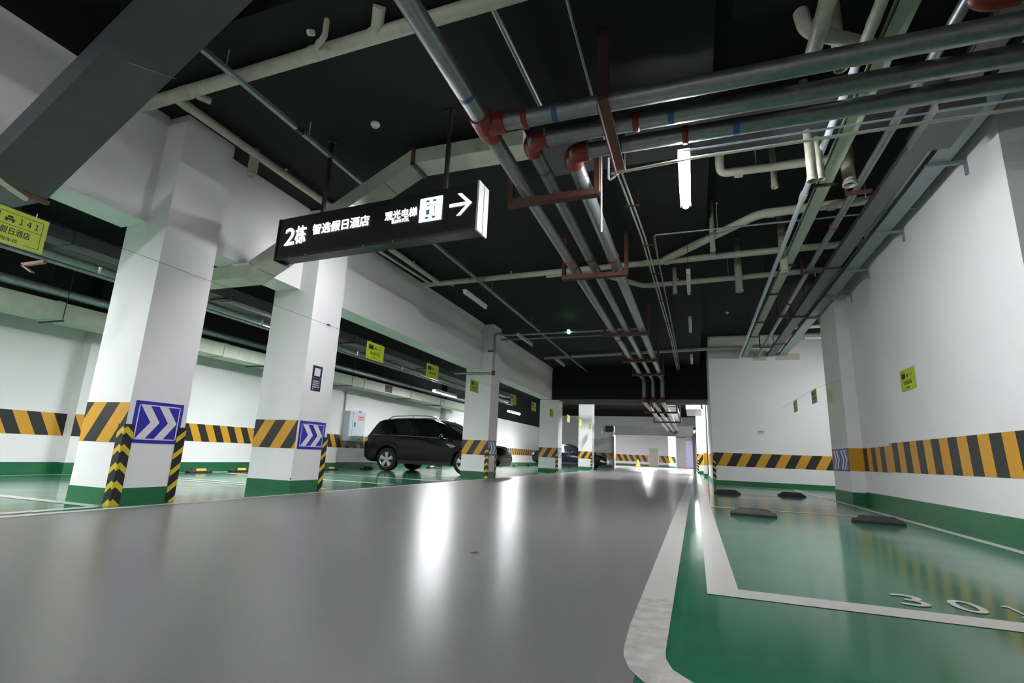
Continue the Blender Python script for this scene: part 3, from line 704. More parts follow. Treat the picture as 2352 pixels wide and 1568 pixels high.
# long ducts and pipes over the left bays
def yduct(x0, x1, z0, z1, y0, y1, m, label, seams=(), straps=()):
    t = empty('air_duct', ((x0+x1)/2, y0, z0), label, 'air duct', 'air ducts over the left bays')
    b = MB(); b.box(x0, x1, y0, y1, z0, z1); b.build('duct_section', M[m], t)
    for y in seams:
        b = MB(); b.box(x0-.012, x1+.012, y-.05, y+.05, z0-.012, z1+.012); b.build('flange', M[m], t)
    for y in straps:
        b = MB(); b.box(x0-.05, x1+.05, y-.02, y+.02, z0-.035, z0-.012)
        for x in (x0-.04, x1+.04): b.cyl((x, y, z0-.03), (x, y, CEIL), .007, 6)
        b.build('hanger', M['darkm'], t)
    return t
yduct(-10.10, -9.60, 2.49, 2.77, -3, 22, 'duct', 'pale duct hugging the back wall of the left bays', (4.95, 8.1, 13.2, 16.0, 18.6), (5.0, 7.0, 9.2, 12.5, 15.9, 18.2))
g = MB()
g.box(-9.6, -9.594, 14.3, 14.72, 2.52, 2.75)
for i in range(8): g.box(-9.594, -9.586, 14.32, 14.70, 2.535+i*.026, 2.547+i*.026)
thing(g, 'duct_grille', M['darkm'], 'dark louvred grille in the side of the pale wall duct', 'grille')
yduct(-7.84, -7.54, 3.10, 3.26, -3, 20.8, 'ductg', 'grey duct just inside the white beam', (3.9, 6.4, 9.8, 13.6), (3.4, 6.2, 9.7, 13.3))
run([(-9.66, -3, 2.93), (-9.66, 20.5, 2.93)], .075, 'galvd', 'dull steel pipe above the pale wall duct', 'pipe', 'steel_pipe', 'steel pipes over the left bays', 16, rods=[(-9.66, y, 2.98) for y in (1, 6, 11, 16)])
t = empty('sprinkler_pipe', (-7.5, 2, 2.78), 'thin sprinkler pipe with upright heads over the left bays', 'pipe')
b = MB(); b.tube([(-7.5, -2, 2.78), (-7.5, 21, 2.78)], .026, 10); b.build('pipe', M['galvd'], t)
for y in (4.2, 7.0, 9.9, 11.9, 13.4, 15.6):
    b = MB(); b.tube([(-7.5, y, 2.78), (-7.5, y, 2.88), (-7.5, y, 2.90)], [.014, .014, .026], 8); b.build('sprinkler_head', M['steel'], t)
run([(-7.72, -2, 2.93), (-7.72, 21, 2.93)], .055, 'galvd', 'grey green pipe beside the sprinkler pipe over the left bays', 'pipe', 'steel_pipe', 'steel pipes over the left bays', 14)
t = empty('pipe_bracket', (-7.6, 3.55, 2.9), 'pinkish angle bracket on the pipes beside the number 141 plate', 'pipe bracket')
b = MB(); b.box(-7.85, -7.4, 3.53, 3.57, 2.70, 2.74); b.bar((-7.85, 3.55, 2.72), (-7.6, 3.55, 2.60), .04, .02); b.build('angle', M['pink'], t)
yduct(-8.9, -8.5, 3.3, 3.6, 4.2, 21, 'ductd', 'dark duct high over the left bays', (8.0, 13.0), (6.0, 10.5, 15.0))
b = MB(); b.tube([(-5.3, 2.0, 2.72), (-5.55, 2.35, 2.72)], .022, 8); b.tube([(-5.3, 2.06, 2.69), (-5.52, 2.40, 2.69)], .022, 8)
thing(b, 'conduit', M['pvc'], 'cut cream conduit ends beside the dark duct and the 141 plate', 'conduit')

# trays and pipes along the right wall
TZ = 4.15; YE = 18.15
def tray(x0, x1, z, h, m, label, y0=2.0, y1=YE, lip=.012, joints=(), grp='cable trays along the right wall'):
    t = empty('cable_tray', ((x0+x1)/2, y0, z), label, 'cable tray', grp)
    b = MB(); b.box(x0, x1, y0, y1, z, z+.006); b.box(x0, x0+.006, y0, y1, z, z+h); b.box(x1-.006, x1, y0, y1, z, z+h); b.build('tray_body', M[m], t)
    for y in joints:
        b = MB(); b.box(x0-.05, x1+.05, y-.02, y+.02, z-.025, z-.002)
        for x in (x0-.04, x1+.04): b.cyl((x, y, z-.02), (x, y, 4.9), .006, 6)
        b.build('hanger', M['darkm'], t)
    return t
tray(2.67, 2.90, TZ+.01, .07, 'teal', 'zinc cable tray tight against the right wall')
t = tray(2.33, 2.56, TZ-.01, .07, 'traytop', 'grey cable tray next to the zinc one', joints=(9.9, 13.2, 16.2))
b = MB(); b.box(2.31, 2.68, 5.3, 6.05, TZ-.12, TZ+.07); b.build('junction_duct', M['traytop'], t)
tray(1.59, 1.755, TZ, .07, 'trayg', 'pale green cable tray with a raised lip', joints=(6.75, 9.6, 11.3, 13.6, 15.2))
t = empty('steel_pipe', (2.065, 3, TZ), 'bright steel pipe between the pale green and grey trays', 'pipe')
b = MB(); b.tube([(2.065, 2, TZ), (2.065, YE, TZ)], .045, 14); b.build('pipe', M['galv'], t)
collars(t, [((2.065, y, TZ), (0, 1, 0)) for y in (8.1, 12.0)], .045, .05, 'red', 'coupling', 1.35)
run([(1.455, 3, TZ-.03), (1.465, 9.8, TZ-.03), (1.50, YE, TZ-.03)], .036, 'bluew', 'bluish white pipe beside the pale green tray', 'pipe', 'water_pipe')
k = MB(); k.tube([(1.46, 6.85, TZ-.03), (1.46, 7.02, TZ-.03)], .046, 14); thing(k, 'pipe_socket', M['pvcw'], 'white socket joint on the bluish white pipe', 'pipe fitting')
for y, l in ((6.95, 'red hanger under the bright steel pipe nearest the cross mains'), (9.9, 'second red hanger under the bright steel pipe'), (12.9, 'third red hanger under the bright steel pipe'), (16.4, 'last red hanger of the bright steel pipe')):
    t = empty('pipe_hanger', (2.15, y, TZ-.08), l, 'pipe hanger', 'red hangers of the steel pipe')
    b = MB(); b.box(1.93, 2.22, y-.03, y+.03, TZ-.085, TZ-.05); b.build('crossbar', M['rust'], t)
    b = MB(); b.box(1.93, 1.96, y-.02, y+.02, TZ-.08, 4.9); b.build('post', M['rust'], t)
    b = MB(); b.cyl((2.15, y, TZ-.15), (2.15, y, TZ+.15), .008, 6); b.build('bolt', M['steel'], t)
for y, x, l in ((6.6, 3.05, 'pale angle bracket on the right wall, first under the zinc tray'), (8.5, 3.05, 'pale angle bracket on the right wall, second under the zinc tray'), (10.15, 3.05, 'angle bracket at the edge of the right wall block'),
             (11.7, 3.16, 'angle bracket on the recessed strip of right wall'), (13.4, 2.92, 'angle bracket on the right wall pilaster')):
    t = empty('wall_bracket', (x, y, TZ-.2), l, 'wall bracket', 'angle brackets under the zinc tray')
    b = MB(); b.box(2.66, x, y-.02, y+.02, TZ-.03, TZ+.005); b.build('arm', M['teal'], t)
    b = MB(); b.box(x-.02, x, y-.025, y+.025, TZ-.17, TZ+.02); b.build('plate', M['teal'], t)
# pipes crossing high in the recess
run([(.6, 17.7, 4.70), (7.4, 17.7, 4.66)], .09, 'pvcw', 'white pipe high in front of the cross wall', 'pipe', 'drain_pipe', seg=14, rods=[(1.2, 17.7, 4.75), (4, 17.7, 4.75)])
run([(2.6, 16.0, 4.55), (7.4, 15.7, 4.6)], .05, 'pvcw', 'white pipe in the recess behind the right wall', 'pipe', 'drain_pipe', seg=12, rods=[(3.4, 15.96, 4.57), (5, 15.85, 4.58)])
run([(3.2, 16.8, 4.42), (7.4, 16.8, 4.42)], .05, 'pvcw', 'lower white pipe in the recess behind the right wall', 'pipe', 'drain_pipe', seg=12, rods=[(3.6, 16.8, 4.45), (5, 16.8, 4.45)])
for (a, c, l) in ((1.93, 2.32, 'small beige board patch on the cross wall'), (2.60, 3.30, 'larger beige board patch on the cross wall')):
    b = MB(); b.box(a, c, YA-.012, YA, 4.02, 4.23); thing(b, 'board_patch', M['patch'], l, 'wall patch', 'beige boards on the cross wall')
# box and ladder tray past the black beam
t = empty('air_duct', (.2, 26, 3.25), 'galvanised duct end with a dark opening past the black beam', 'air duct')
b = MB(); b.box(-.35, .42, 26.0, 30, 3.15, 3.2); b.box(-.35, .42, 26.0, 30, 3.85, 3.9); b.box(-.35, -.28, 26.0, 30, 3.2, 3.85); b.box(.36, .42, 26.0, 30, 3.2, 3.85); b.build('duct_section', M['galv'], t)
b = MB(); b.box(-.28, .36, 26.2, 26.25, 3.2, 3.85); b.build('damper', M['ductd'], t)
MB().cyl((-.3, 26.5, 3.88), (-.3, 26.5, CEIL), .008, 6).build('hanging_rod', M['darkm'], t)
t = empty('ladder_tray', (-1.0, 23.4, 3.4), 'ladder cable tray past the black beam', 'cable tray')
b = MB()
for x in (-1.25, -.8): b.box(x-.02, x+.02, 23.4, 38, 3.38, 3.46)
for i in range(30): b.box(-1.25, -.8, 23.5+i*.48, 23.56+i*.48, 3.40, 3.43)
b.build('ladder', M['galv'], t)
MB().cyl((-1.27, 26.5, 3.4), (-1.27, 26.5, CEIL), .008, 6).build('hanging_rod', M['darkm'], t)
run([(-5.7, 27, 3.55), (-.45, 27, 3.55)], .09, 'galvd', 'steel pipe crossing just past the black beam', 'pipe', 'steel_pipe', rods=[(-5, 27, 3.6), (-3, 27, 3.6)])
run([(-5.7, 25.2, 3.45), (-2.1, 25.2, 3.45)], .06, 'galvd', 'second steel pipe crossing past the black beam', 'pipe', 'steel_pipe', rods=[(-5, 25.2, 3.5), (-3, 25.2, 3.5)])

# ------------------------------------------------------------------ hanging light box
A0, A1 = Vector((-4.765, 4.48, 0)), Vector((-1.993, 4.32, 0))
SU = (A1-A0).normalized(); SN = Vector((SU.y, -SU.x, 0)); SW = (A1-A0).length
SZ0, SZ1, SD = 2.87, 3.385, .20
def sp(u, z, n=0.): return A0 + SU*u + SN*n + Vector((0, 0, z))
t = empty('hanging_sign', sp(SW/2, SZ0), 'black hanging light box with glowing white lettering, lift symbol and arrow', 'sign')
b = MB(); b.hexa([sp(.02, SZ0), sp(SW-.02, SZ0), sp(SW-.02, SZ0, -SD), sp(.02, SZ0, -SD)], [sp(.02, SZ1), sp(SW-.02, SZ1), sp(SW-.02, SZ1, -SD), sp(.02, SZ1, -SD)]); b.build('box', M['blackm'], t)
b = MB(); b.hexa([sp(0, SZ0-.03, .012), sp(.02, SZ0-.03, .012), sp(.02, SZ0-.03, -SD-.012), sp(0, SZ0-.03, -SD-.012)], [sp(0, SZ1, .012), sp(.02, SZ1, .012), sp(.02, SZ1, -SD-.012), sp(0, SZ1, -SD-.012)]); b.build('end_panel', M['blackm'], t)
for n0, n1 in ((.014, -.098), (-.112, -SD-.014)):
    b = MB(); b.hexa([sp(SW-.02, SZ0-.02, n0), sp(SW, SZ0-.02, n0), sp(SW, SZ0-.02, n1), sp(SW-.02, SZ0-.02, n1)], [sp(SW-.02, SZ1+.02, n0), sp(SW, SZ1+.02, n0), sp(SW, SZ1+.02, n1), sp(SW-.02, SZ1+.02, n1)]); tag(b.build('end_panel', M['alum'], t), 'bright aluminium end panel')
b = MB(); b.hexa([sp(.02, SZ0-.02, .008), sp(SW-.02, SZ0-.02, .008), sp(SW-.02, SZ0-.02, -.02), sp(.02, SZ0-.02, -.02)], [sp(.02, SZ0+.012, .008), sp(SW-.02, SZ0+.012, .008), sp(SW-.02, SZ0+.012, -.02), sp(.02, SZ0+.012, -.02)]); b.build('lower_edge', M['darkm'], t)
for txt, u0, u1, z0, h, bo in (('2', .135, .285, .155, .215, .02), ('栋', .30, .462, .155, .225, .02), ('智选假日酒店', .567, 1.393, .237, .128, .02), ('观光电梯', 1.612, 2.028, .254, .106, .014), ('ELEVATOR', 1.712, 1.931, .208, .036, .02)):
    b = MB(); letter(b, txt, sp(u0, SZ0+z0, .006), SU, (0, 0, 1), h, u1-u0, bo); b.build('lettering', M['glow'], t)
# arrow
b = MB(); o = sp(2.433, SZ0+.30, .006)
patch(b, o, SU, (0, 0, 1), [(0, -.018), (.245, -.018), (.245, .018), (0, .018)])
patch(b, o, SU, (0, 0, 1), [(.09, .125), (.135, .125), (.262, 0), (.236, -.02)][:4])
patch(b, o, SU, (0, 0, 1), [(.09, -.125), (.236, .02), (.262, 0), (.135, -.125)])
b.build('arrow', M['glow'], t)
# lift symbol
b = MB(); o = sp(2.065, SZ0+.165, .006); w, h = .277, .275
patch(b, o, SU, (0, 0, 1), rect(0, 0, w, h)); s_ = b.build('lift_symbol', M['glow'], t)
b = MB(); D = lambda a, c, e, f: patch(b, o, SU, (0, 0, 1), rect(a*w, c*h, e*w, f*h), 0, .002)
D(.07, .09, .095, .91); D(.905, .09, .93, .91)
for zz in (.10, .80):
    D(.27, zz, .43, zz+.10); D(.57, zz, .73, zz+.10)
D(.30, .27, .46, .50); D(.66, .30, .70, .72); D(.33, .62, .40, .70); D(.30, .66, .60, .70); D(.47, .54, .50, .64)
b.build('symbol_panel', M['glowb'], t)
for u in (.58, 2.30):
    b = MB(); p = sp(u, SZ1, -SD/2); b.box(p.x-.02, p.x+.02, p.y-.02, p.y+.02, SZ1, CEIL); b.build('hanging_post', M['darkm'], t)
    b = MB(); b.box(p.x-.05, p.x+.05, p.y-.04, p.y+.04, CEIL-.012, CEIL); b.build('ceiling_plate', M['darkm'], t)
k = MB()
for u in (.25, .5, 1.35, 1.75): p = sp(u, SZ0-.008, .009); k.sphere(p, .006)
k.build('screw', M['steel'], t)

# ------------------------------------------------------------------ lime bay number plates
SIGNS = 'lime bay number plates'
def bay_plate(x, y0, z0, num, label, sgn=1, w=.54, h=.31, lift=True):
    t = empty('bay_plate', (x, y0+w/2, z0), label, 'sign', SIGNS)
    b = MB(); b.box(x-.002, x+.002, y0, y0+w, z0, z0+h); b.build('plate', M['lime'], t)
    o = (x+sgn*.003, y0 if sgn > 0 else y0+w, z0); u = (0, sgn, 0); v = (0, 0, 1); k = MB()
    e, q = .035, .004
    for p in (rect(e, h-e-q, w-e, h-e), rect(e, e-.01, e+q, h-e), rect(w-e-q, e-.01, w-e, h-e), rect(e, e-.01, .15, e-.01+q), rect(w-.15, e-.01, w-e, e-.01+q), rect(e, .165, w-e, .165+q)): patch(k, o, u, v, p)
    patch(k, o, u, v, rect(.055, .182, .20, .262))
    # little car symbol
    for p in (rect(.235, .205, .305, .222), [(.247, .228), (.293, .228), (.285, .246), (.255, .246)], rect(.240, .192, .254, .206), rect(.286, .192, .300, .206)): patch(k, o, u, v, p)
    L = lambda tx, a, c, hh, ww=None, bo=.012: letter(k, tx, Vector(o)+Vector(u)*a+Vector((0, 0, c)), u, v, hh, ww, bo)
    L(''.join(chr(ord(c)+0xfee0) for c in num), .335, .194, .052, .14); L('智选假日酒店', .115, .085, .062, .315); L('专用车位', .19, .022, .034, .165, .008)
    k.build('print', M['signk'], t)
    c = MB()
    for a in (.1, w-.1): c.cyl((x, y0+a, z0+h-.01), (x, y0+a, z0+h+.035), .004, 6)
    if lift: c.build('hook', M['steel'], t)
    return t
for y, n, l in ((2.03, '141', 'lime plate number 141 cut off by the edge of the picture'), (7.41, '142', 'lime plate number 142 hanging after the second column'), (9.60, '143', 'lime plate hanging above the rear of the black car'),
                (11.92, '144', 'lime plate hanging in front of the third column'), (15.04, '145', 'lime plate hanging just beyond the third column'), (17.28, '146', 'lime plate hanging just before the fourth column'), (19.72, '147', 'lime plate hanging in front of the fourth column'),
                (22.7, '148', 'lime plate hanging just beyond the fourth column'), (25.3, '149', 'lime plate hanging in front of the edge of the fifth column'), (27.9, '150', 'lime plate hanging in front of the middle of the fifth column'), (31.8, '151', 'lime plate hanging beyond the fifth column'), (36.5, '152', 'last lime plate hanging before the roller shutter')):
    bay_plate(-5.44, y, 2.225, n, l)
b = MB(); b.tube([(-5.44, -3, 2.548), (-5.44, 40.9, 2.548)], .0022, 5); thing(b, 'hanging_wire', M['darkm'], 'thin wire strung along the columns carrying the lime plates', 'wire')
bay_plate(3.044, 8.77, 1.837, '301', 'lime plate fixed to the right wall', -1, .56, .32, False)
bay_plate(2.62, 12.95, 2.08, '302', 'lime plate on the thin wire before the cross wall, closer to the right wall', -1)
bay_plate(2.62, 15.3, 2.10, '303', 'lime plate on the thin wire before the cross wall, further from the right wall', -1)
b = MB(); b.tube([(2.92, 12.2, 2.46), (2.62, 13.2, 2.405), (2.62, 18.19, 2.43)], .0022, 5); thing(b, 'hanging_wire', M['darkm'], 'thin wire from the right wall pilaster to the cross wall', 'wire')
# notices on the second column, facing the lane (the square code itself is left blank)
for z0, z1, l in ((1.69, 1.87, 'square navy notice with a white square on the second column'), (1.482, 1.68, 'navy notice with rows of white lettering on the second column')):
    t = empty('wall_notice', (-5.46, 6.27, z0), l, 'notice', 'navy notices on the second column')
    b = MB(); b.box(-5.46, -5.456, 6.165, 6.375, z0, z1); b.build('plate', M['navy'], t)
    b = MB(); b.box(-5.46, -5.458, 6.155, 6.385, z0-.008, z1+.008); b.build('border', M['signw'], t)
    k = MB(); o = (-5.4555, 6.165, z0)
    if z1 > 1.8: patch(k, o, (0, 1, 0), (0, 0, 1), rect(.04, .025, .17, .145))
    else:
        for r in range(4):
            for c in range(5): patch(k, o, (0, 1, 0), (0, 0, 1), rect(.03+c*.031, .145-r*.031, .05+c*.031, .163-r*.031))
        patch(k, o, (0, 1, 0), (0, 0, 1), rect(.03, .02, .05, .038))
    k.build('print', M['signw'], t)
k = MB()
for y in (6.36, 6.40): k.cyl((-5.46, y, 2.56), (-5.44, y, 2.56), .012, 8)
thing(k, 'wire_anchor', M['blackm'], 'two small dark wire anchors high on the second column', 'anchor')
k = MB(); k.sphere((-5.462, 6.002, .19), .012); thing(k, 'screw_anchor', M['blackm'], 'small dark plug above the skirting corner of the second column', 'anchor')
t = empty('paper_notice', (2.0, YA, 1.58), 'small white paper notice stuck on the cross wall', 'notice')
b = MB(); b.box(1.88, 2.15, YA-.003, YA, 1.57, 1.75); b.build('sheet', M['paper'], t)
k = MB()
for z in (1.69, 1.65): patch(k, (1.92, YA-.004, z), (1, 0, 0), (0, 0, 1), rect(0, 0, .18, .018))
k.build('print', M['blue'], t)

# electrical cabinet on the back wall
t = empty('electrical_cabinet', (-10.82, 14.5, .88), 'pale grey electrical cabinet on the back wall behind the black car', 'cabinet')
X0, X1 = -10.95, -10.70
b = MB(); b.box(X0, X1, 14.08, 14.93, .88, 1.86); b.build('body', M['boxp'], t, bevel=.01)
d = MB(); d.box(X1, X1+.015, 14.24, 14.91, .90, 1.84); d = d.build('door', M['boxp'], t, bevel=.005)
k = MB(); k.box(X1+.015, X1+.03, 14.33, 14.37, 1.36, 1.5); k.build('door_handle', M['blackm'], d)
k = MB(); o = (X1+.017, 14.5, 1.58); patch(k, o, (0, 1, 0), (0, 0, 1), rect(0, 0, .30, .13)); k.build('label_plate', M['redl'], d)
k = MB(); patch(k, (X1+.017, 14.6, .93), (0, 1, 0), (0, 0, 1), rect(0, 0, .14, .03)); k.build('label_plate', M['redl'], d)
k = MB(); letter(k, '配电箱', (X1+.019, 14.52, 1.605), (0, 1, 0), (0, 0, 1), .08, .26, .01); k.build('lettering', M['signw'], d)
k = MB(); k.add([(X0, 14.1, .88), (X1-.03, 14.1, .88), (X1-.03, 14.9, .88), (X0, 14.9, .88), (X0, 14.2, .72), (X1-.14, 14.2, .72), (X1-.14, 14.6, .72), (X0, 14.6, .72)], [(0, 1, 2, 3), (7, 6, 5, 4), (0, 4, 5, 1), (1, 5, 6, 2), (2, 6, 7, 3), (3, 7, 4, 0)]); k.build('gland_box', M['galvd'], t)
k = MB(); k.box(-10.95, -10.9, 14.02, 14.08, 1.86, 2.5); k.build('conduit', M['galvd'], t)
k = MB(); k.cyl((-10.85, 14.8, 1.86), (-10.85, 14.8, 1.90), .05, 12); k.build('cap', M['darkm'], t)

# ------------------------------------------------------------------ wheel stops
def stop(cx, cy, ang, label, yellow, L=.55):
    t = empty('wheel_stop', (cx, cy, 0), label, 'wheel stop', 'rubber wheel stops')
    R_ = Matrix.Rotation(ang, 3, 'Z'); f = lambda x, y, z: Vector((cx, cy, 0)) + R_ @ Vector((x, y, z))
    b = MB(); h, w = .09, .075; a = L/2
    lo = [(-a, -w), (a, -w), (a, w), (-a, w)]; md = [(-a, -w), (a, -w), (a, w), (-a, w)]; hi = [(-a+.10, -.045), (a-.10, -.045), (a-.10, .045), (-a+.10, .045)]
    vs_ = [f(x, y, 0) for x, y in lo] + [f(x, y, .028) for x, y in md] + [f(x, y, h) for x, y in hi]
    b.add(vs_, [(3, 2, 1, 0), (8, 9, 10, 11)] + [(k*4+i, k*4+(i+1) % 4, k*4+4+(i+1) % 4, k*4+4+i) for k in (0, 1) for i in range(4)]); b.build('block', M['rubber'], t, bevel=.006)
    if yellow:
        b = MB(); v = [f(-a+.15, -w+.004, .04), f(a-.15, -w+.004, .04), f(a-.16, -.046, h-.006), f(-a+.16, -.046, h-.006)]
        dn = f(0, -.004, .004)-f(0, 0, 0); b.hexa([p for p in v], [p+dn for p in v]); tag(b.build('reflector', M['stopy'], t), 'yellow reflector strip')
    k = MB()
    for s_ in (-1, 1): k.cyl(f(s_*(a-.05), 0, .04), f(s_*(a-.05), 0, .068), .012, 8)
    k.build('bolt', M['steel'], t)
for cx, cy, ang, l, yl_ in ((.69, 7.62, -.12, 'black rubber wheel stop close to the white bay line', 0), (2.12, 7.80, -.06, 'black rubber wheel stop near the right wall', 0), (.64, 12.7, .05, 'black wheel stop before the cross wall, by the lane', 0), (2.0, 13.2, .05, 'black wheel stop before the cross wall, by the right wall', 0),
        (-10.2, 8.45, 1.571, 'wheel stop with yellow strip seen right of the first column', 1), (-10.2, 9.52, 1.571, 'wheel stop with yellow strip seen left of the second column', 1), (-10.2, 12.75, 1.571, 'wheel stop with yellow strip right of the second column', 1),
        (-10.1, 14.42, 1.571, 'dark wheel stop behind the rear wheel of the black car', 0), (-10.1, 15.6, 1.571, 'wheel stop behind the other rear wheel of the black car', 1), (-10.1, 17.6, 1.571, 'wheel stop with yellow strip seen under the black car', 1), (-10.1, 18.8, 1.571, 'second wheel stop with yellow strip seen under the black car', 1),
        (-10.1, 24.6, 1.571, 'small far wheel stop nearest the nose of the black car', 1), (-10.1, 27.0, 1.571, 'small far wheel stop, second past the nose of the black car', 1), (-10.1, 29.2, 1.571, 'small far wheel stop, third past the nose of the black car', 1), (-10.1, 32.0, 1.571, 'small far wheel stop just left of the fourth column', 1)):
    stop(cx, cy, ang, l, yl_)

# ------------------------------------------------------------------ cars
def lerp_tab(tab, x):
    if x <= tab[0][0]: return tab[0][1:]
    for a, b in zip(tab, tab[1:]):
        if x <= b[0]:
            k = (x-a[0])/(b[0]-a[0]); return [p+(q-p)*k for p, q in zip(a[1:], b[1:])]
    return tab[-1][1:]
def car(loc, tab, axles, R, label, paint, rails=True, windows=(), glassx=(), handles=(), mirror_x=2.75, vent_x=3.2, spoke=5, lamp_x=(.03, .2), head_x=(4.3, 4.58)):
    """a car whose nose points to +x; tab rows: x, floor height, shoulder height, top height, half width, half roof width"""
    t = empty('car', (loc[0], loc[1], 0), label, 'car', 'parked dark cars'); ox, oy = loc
    HW = max(r[4] for r in tab)
    def sect(x):
        zb, zs, zt, w, wt = lerp_tab(tab, x)
        arch = 0
        for ax in axles:
            d = abs(x-ax); ra = R+.055
            if d < ra: zb = max(zb, R + math.sqrt(ra*ra-d*d)); arch = 1
        zm = max(.60*zs+.04, zb+.06)
        return [(0, zb), (w*.80, zb), (w*.975 if not arch else w*.99, zb+.02+(.07 if not arch else 0)), (w, max(zm, zb+.05)), (w*.985, max(zs, zb+.09)), (wt+(w-wt)*.12, zt-.055), (wt*.84, zt-.012), (0, zt+.012)]
    L = tab[-1][0]; xs = set()
    x = 0.
    while x < L: xs.add(round(x, 3)); x += .06
    for ax in axles:
        for i in range(-16, 17): xs.add(round(ax + (R+.0549)*math.sin(i*math.pi/32), 3))
    xs.add(L); xs = sorted(xs)
    b = MB(); rows = []
    for x in xs:
        h = sect(x); pts = [(ox+x, oy-y, z) for y, z in h] + [(ox+x, oy+y, z) for y, z in reversed(h[1:-1])]; rows.append(pts)
    n = len(rows[0]); vs_ = [p for r in rows for p in r]
    fs = [(i*n+j, (i+1)*n+j, (i+1)*n+(j+1) % n, i*n+(j+1) % n) for i in range(len(rows)-1) for j in range(n)]
    b.add(vs_, fs, 0, True); b.add(rows[0], [tuple(range(n))]); b.add(rows[-1], [tuple(range(n))[::-1]])
    body = b.build('body', M[paint], t)
    m_ = body.modifiers.new('edge', 'EDGE_SPLIT'); m_.split_angle = math.radians(38)
    def side_pt(x, f, off, s):
        h = sect(x); (y0, z0), (y1, z1) = h[4], h[5]
        y, z = y0+(y1-y0)*f, z0+(z1-z0)*f; nx = Vector((z1-z0, y0-y1)).normalized()
        return (ox+x, oy-s*(y+nx.x*off), z+nx.y*off)
    for (xa0, xa1, xb0, xb1) in windows:        # lower x range, upper x range
        for s in (1, -1):
            b = MB(); N = 10; g = []
            for i in range(N+1):
                k = i/N; g.append([side_pt((xa0+(xa1-xa0)*k)*(1-f)+(xb0+(xb1-xb0)*k)*f, .07+.83*f, .006, s) for f in (0, .5, 1)])
            b.add([p for r in g for p in r], [(i*3+j, (i+1)*3+j, (i+1)*3+j+1, i*3+j+1) for i in range(N) for j in (0, 1)], 0, True); b.build('side_window', M['glass'], t)
    for (g0, g1, nm) in glassx:
        b = MB(); N = 8; g = []
        for i in range(N+1):
            x = g0+(g1-g0)*i/N; h = sect(x); row = []
            for k in range(-4, 5):
                f = abs(k)/4; (y1, z1), (y0, z0) = h[6], h[7]; y = y1*1.05*k/4; z = z0+(z1-z0)*f*f+.008
                row.append((ox+x, oy+y, z))
            g.append(row)
        b.add([p for r in g for p in r], [(i*9+j, (i+1)*9+j, (i+1)*9+j+1, i*9+j+1) for i in range(N) for j in range(8)], 0, True); b.build(nm, M['glass'], t)
    b = MB(); x0, x1 = windows[-1][0], windows[0][1]
    for s in (1, -1):
        pts = [side_pt(x0+(x1-x0)*i/14, .035, .008, s) for i in range(15)]; b.tube(pts, .008, 6)
    b.build('chrome_strip', M['chrome'], t)
    for ax in axles:
        for s in (1, -1):
            yo = oy-s*(HW-.012); wd = .225
            P = lambda r, q: [(r*math.cos(a), r*math.sin(a)) for a in q]
            b = MB(); prof = [(R*.66, 0.012), (R*.72, 0), (R*.93, .004), (R*.985, .03), (R, .06), (R, wd-.05), (R*.97, wd), (R*.66, wd)]
            seg = 36; vv = [(ox+ax+r*math.cos(2*math.pi*j/seg), yo+s*d, R+r*math.sin(2*math.pi*j/seg)) for r, d in prof for j in range(seg)]
            k = len(prof); b.add(vv, [(i*seg+j, ((i+1) % k)*seg+j, ((i+1) % k)*seg+(j+1) % seg, i*seg+(j+1) % seg) for i in range(k) for j in range(seg)], 0, True)
            wh = b.build('wheel', M['tyre'], t)
            r = MB(); rr = R*.68
            vv = [(ox+ax+q*math.cos(2*math.pi*j/seg), yo+s*d, R+q*math.sin(2*math.pi*j/seg)) for q, d in ((rr, .01), (rr*.93, .012), (rr*.90, .05), (rr*.90, .15)) for j in range(seg)]
            r.add(vv, [(i*seg+j, (i+1)*seg+j, (i+1)*seg+(j+1) % seg, i*seg+(j+1) % seg) for i in range(3) for j in range(seg)], 0, True)
            for q in range(spoke):
                a = 2*math.pi*q/spoke+math.pi/2; c_, s_ = math.cos(a), math.sin(a)
                fn = lambda u, v, d: (ox+ax+u*c_-v*s_, yo+s*d, R+u*s_+v*c_)
                r.hexa([fn(.03, -.036, .028), fn(rr*.95, -.062, .016), fn(rr*.95, .062, .016), fn(.03, .036, .028)], [fn(.03, -.036, .06), fn(rr*.95, -.062, .05), fn(rr*.95, .062, .05), fn(.03, .036, .06)])
            r.tube([(ox+ax, yo+s*.02, R), (ox+ax, yo+s*.07, R)], .055, 14); r.build('rim', M['alloy'], wh)
            k = MB(); k.tube([(ox+ax, yo+s*.10, R), (ox+ax, yo+s*.11, R)], rr*.9, 24); k.build('brake_disc', M['darkm'], wh)
    if rails:
        for s in (1, -1):
            b = MB(); pts = []
            for i in range(13):
                x = .75+i*(2.62-.75)/12; h = sect(x); z = h[6][1]+(.065 if 0 < i < 12 else .0); pts.append((ox+x, oy-s*(h[6][0]*1.06), z))
            b.tube(pts, .017, 8)
            h = sect(1.65); b.box(ox+1.62, ox+1.68, oy-s*h[6][0]*1.06-.015, oy-s*h[6][0]*1.06+.015, h[6][1]-.02, h[6][1]+.06); b.build('roof_rail', M['chrome'], t)
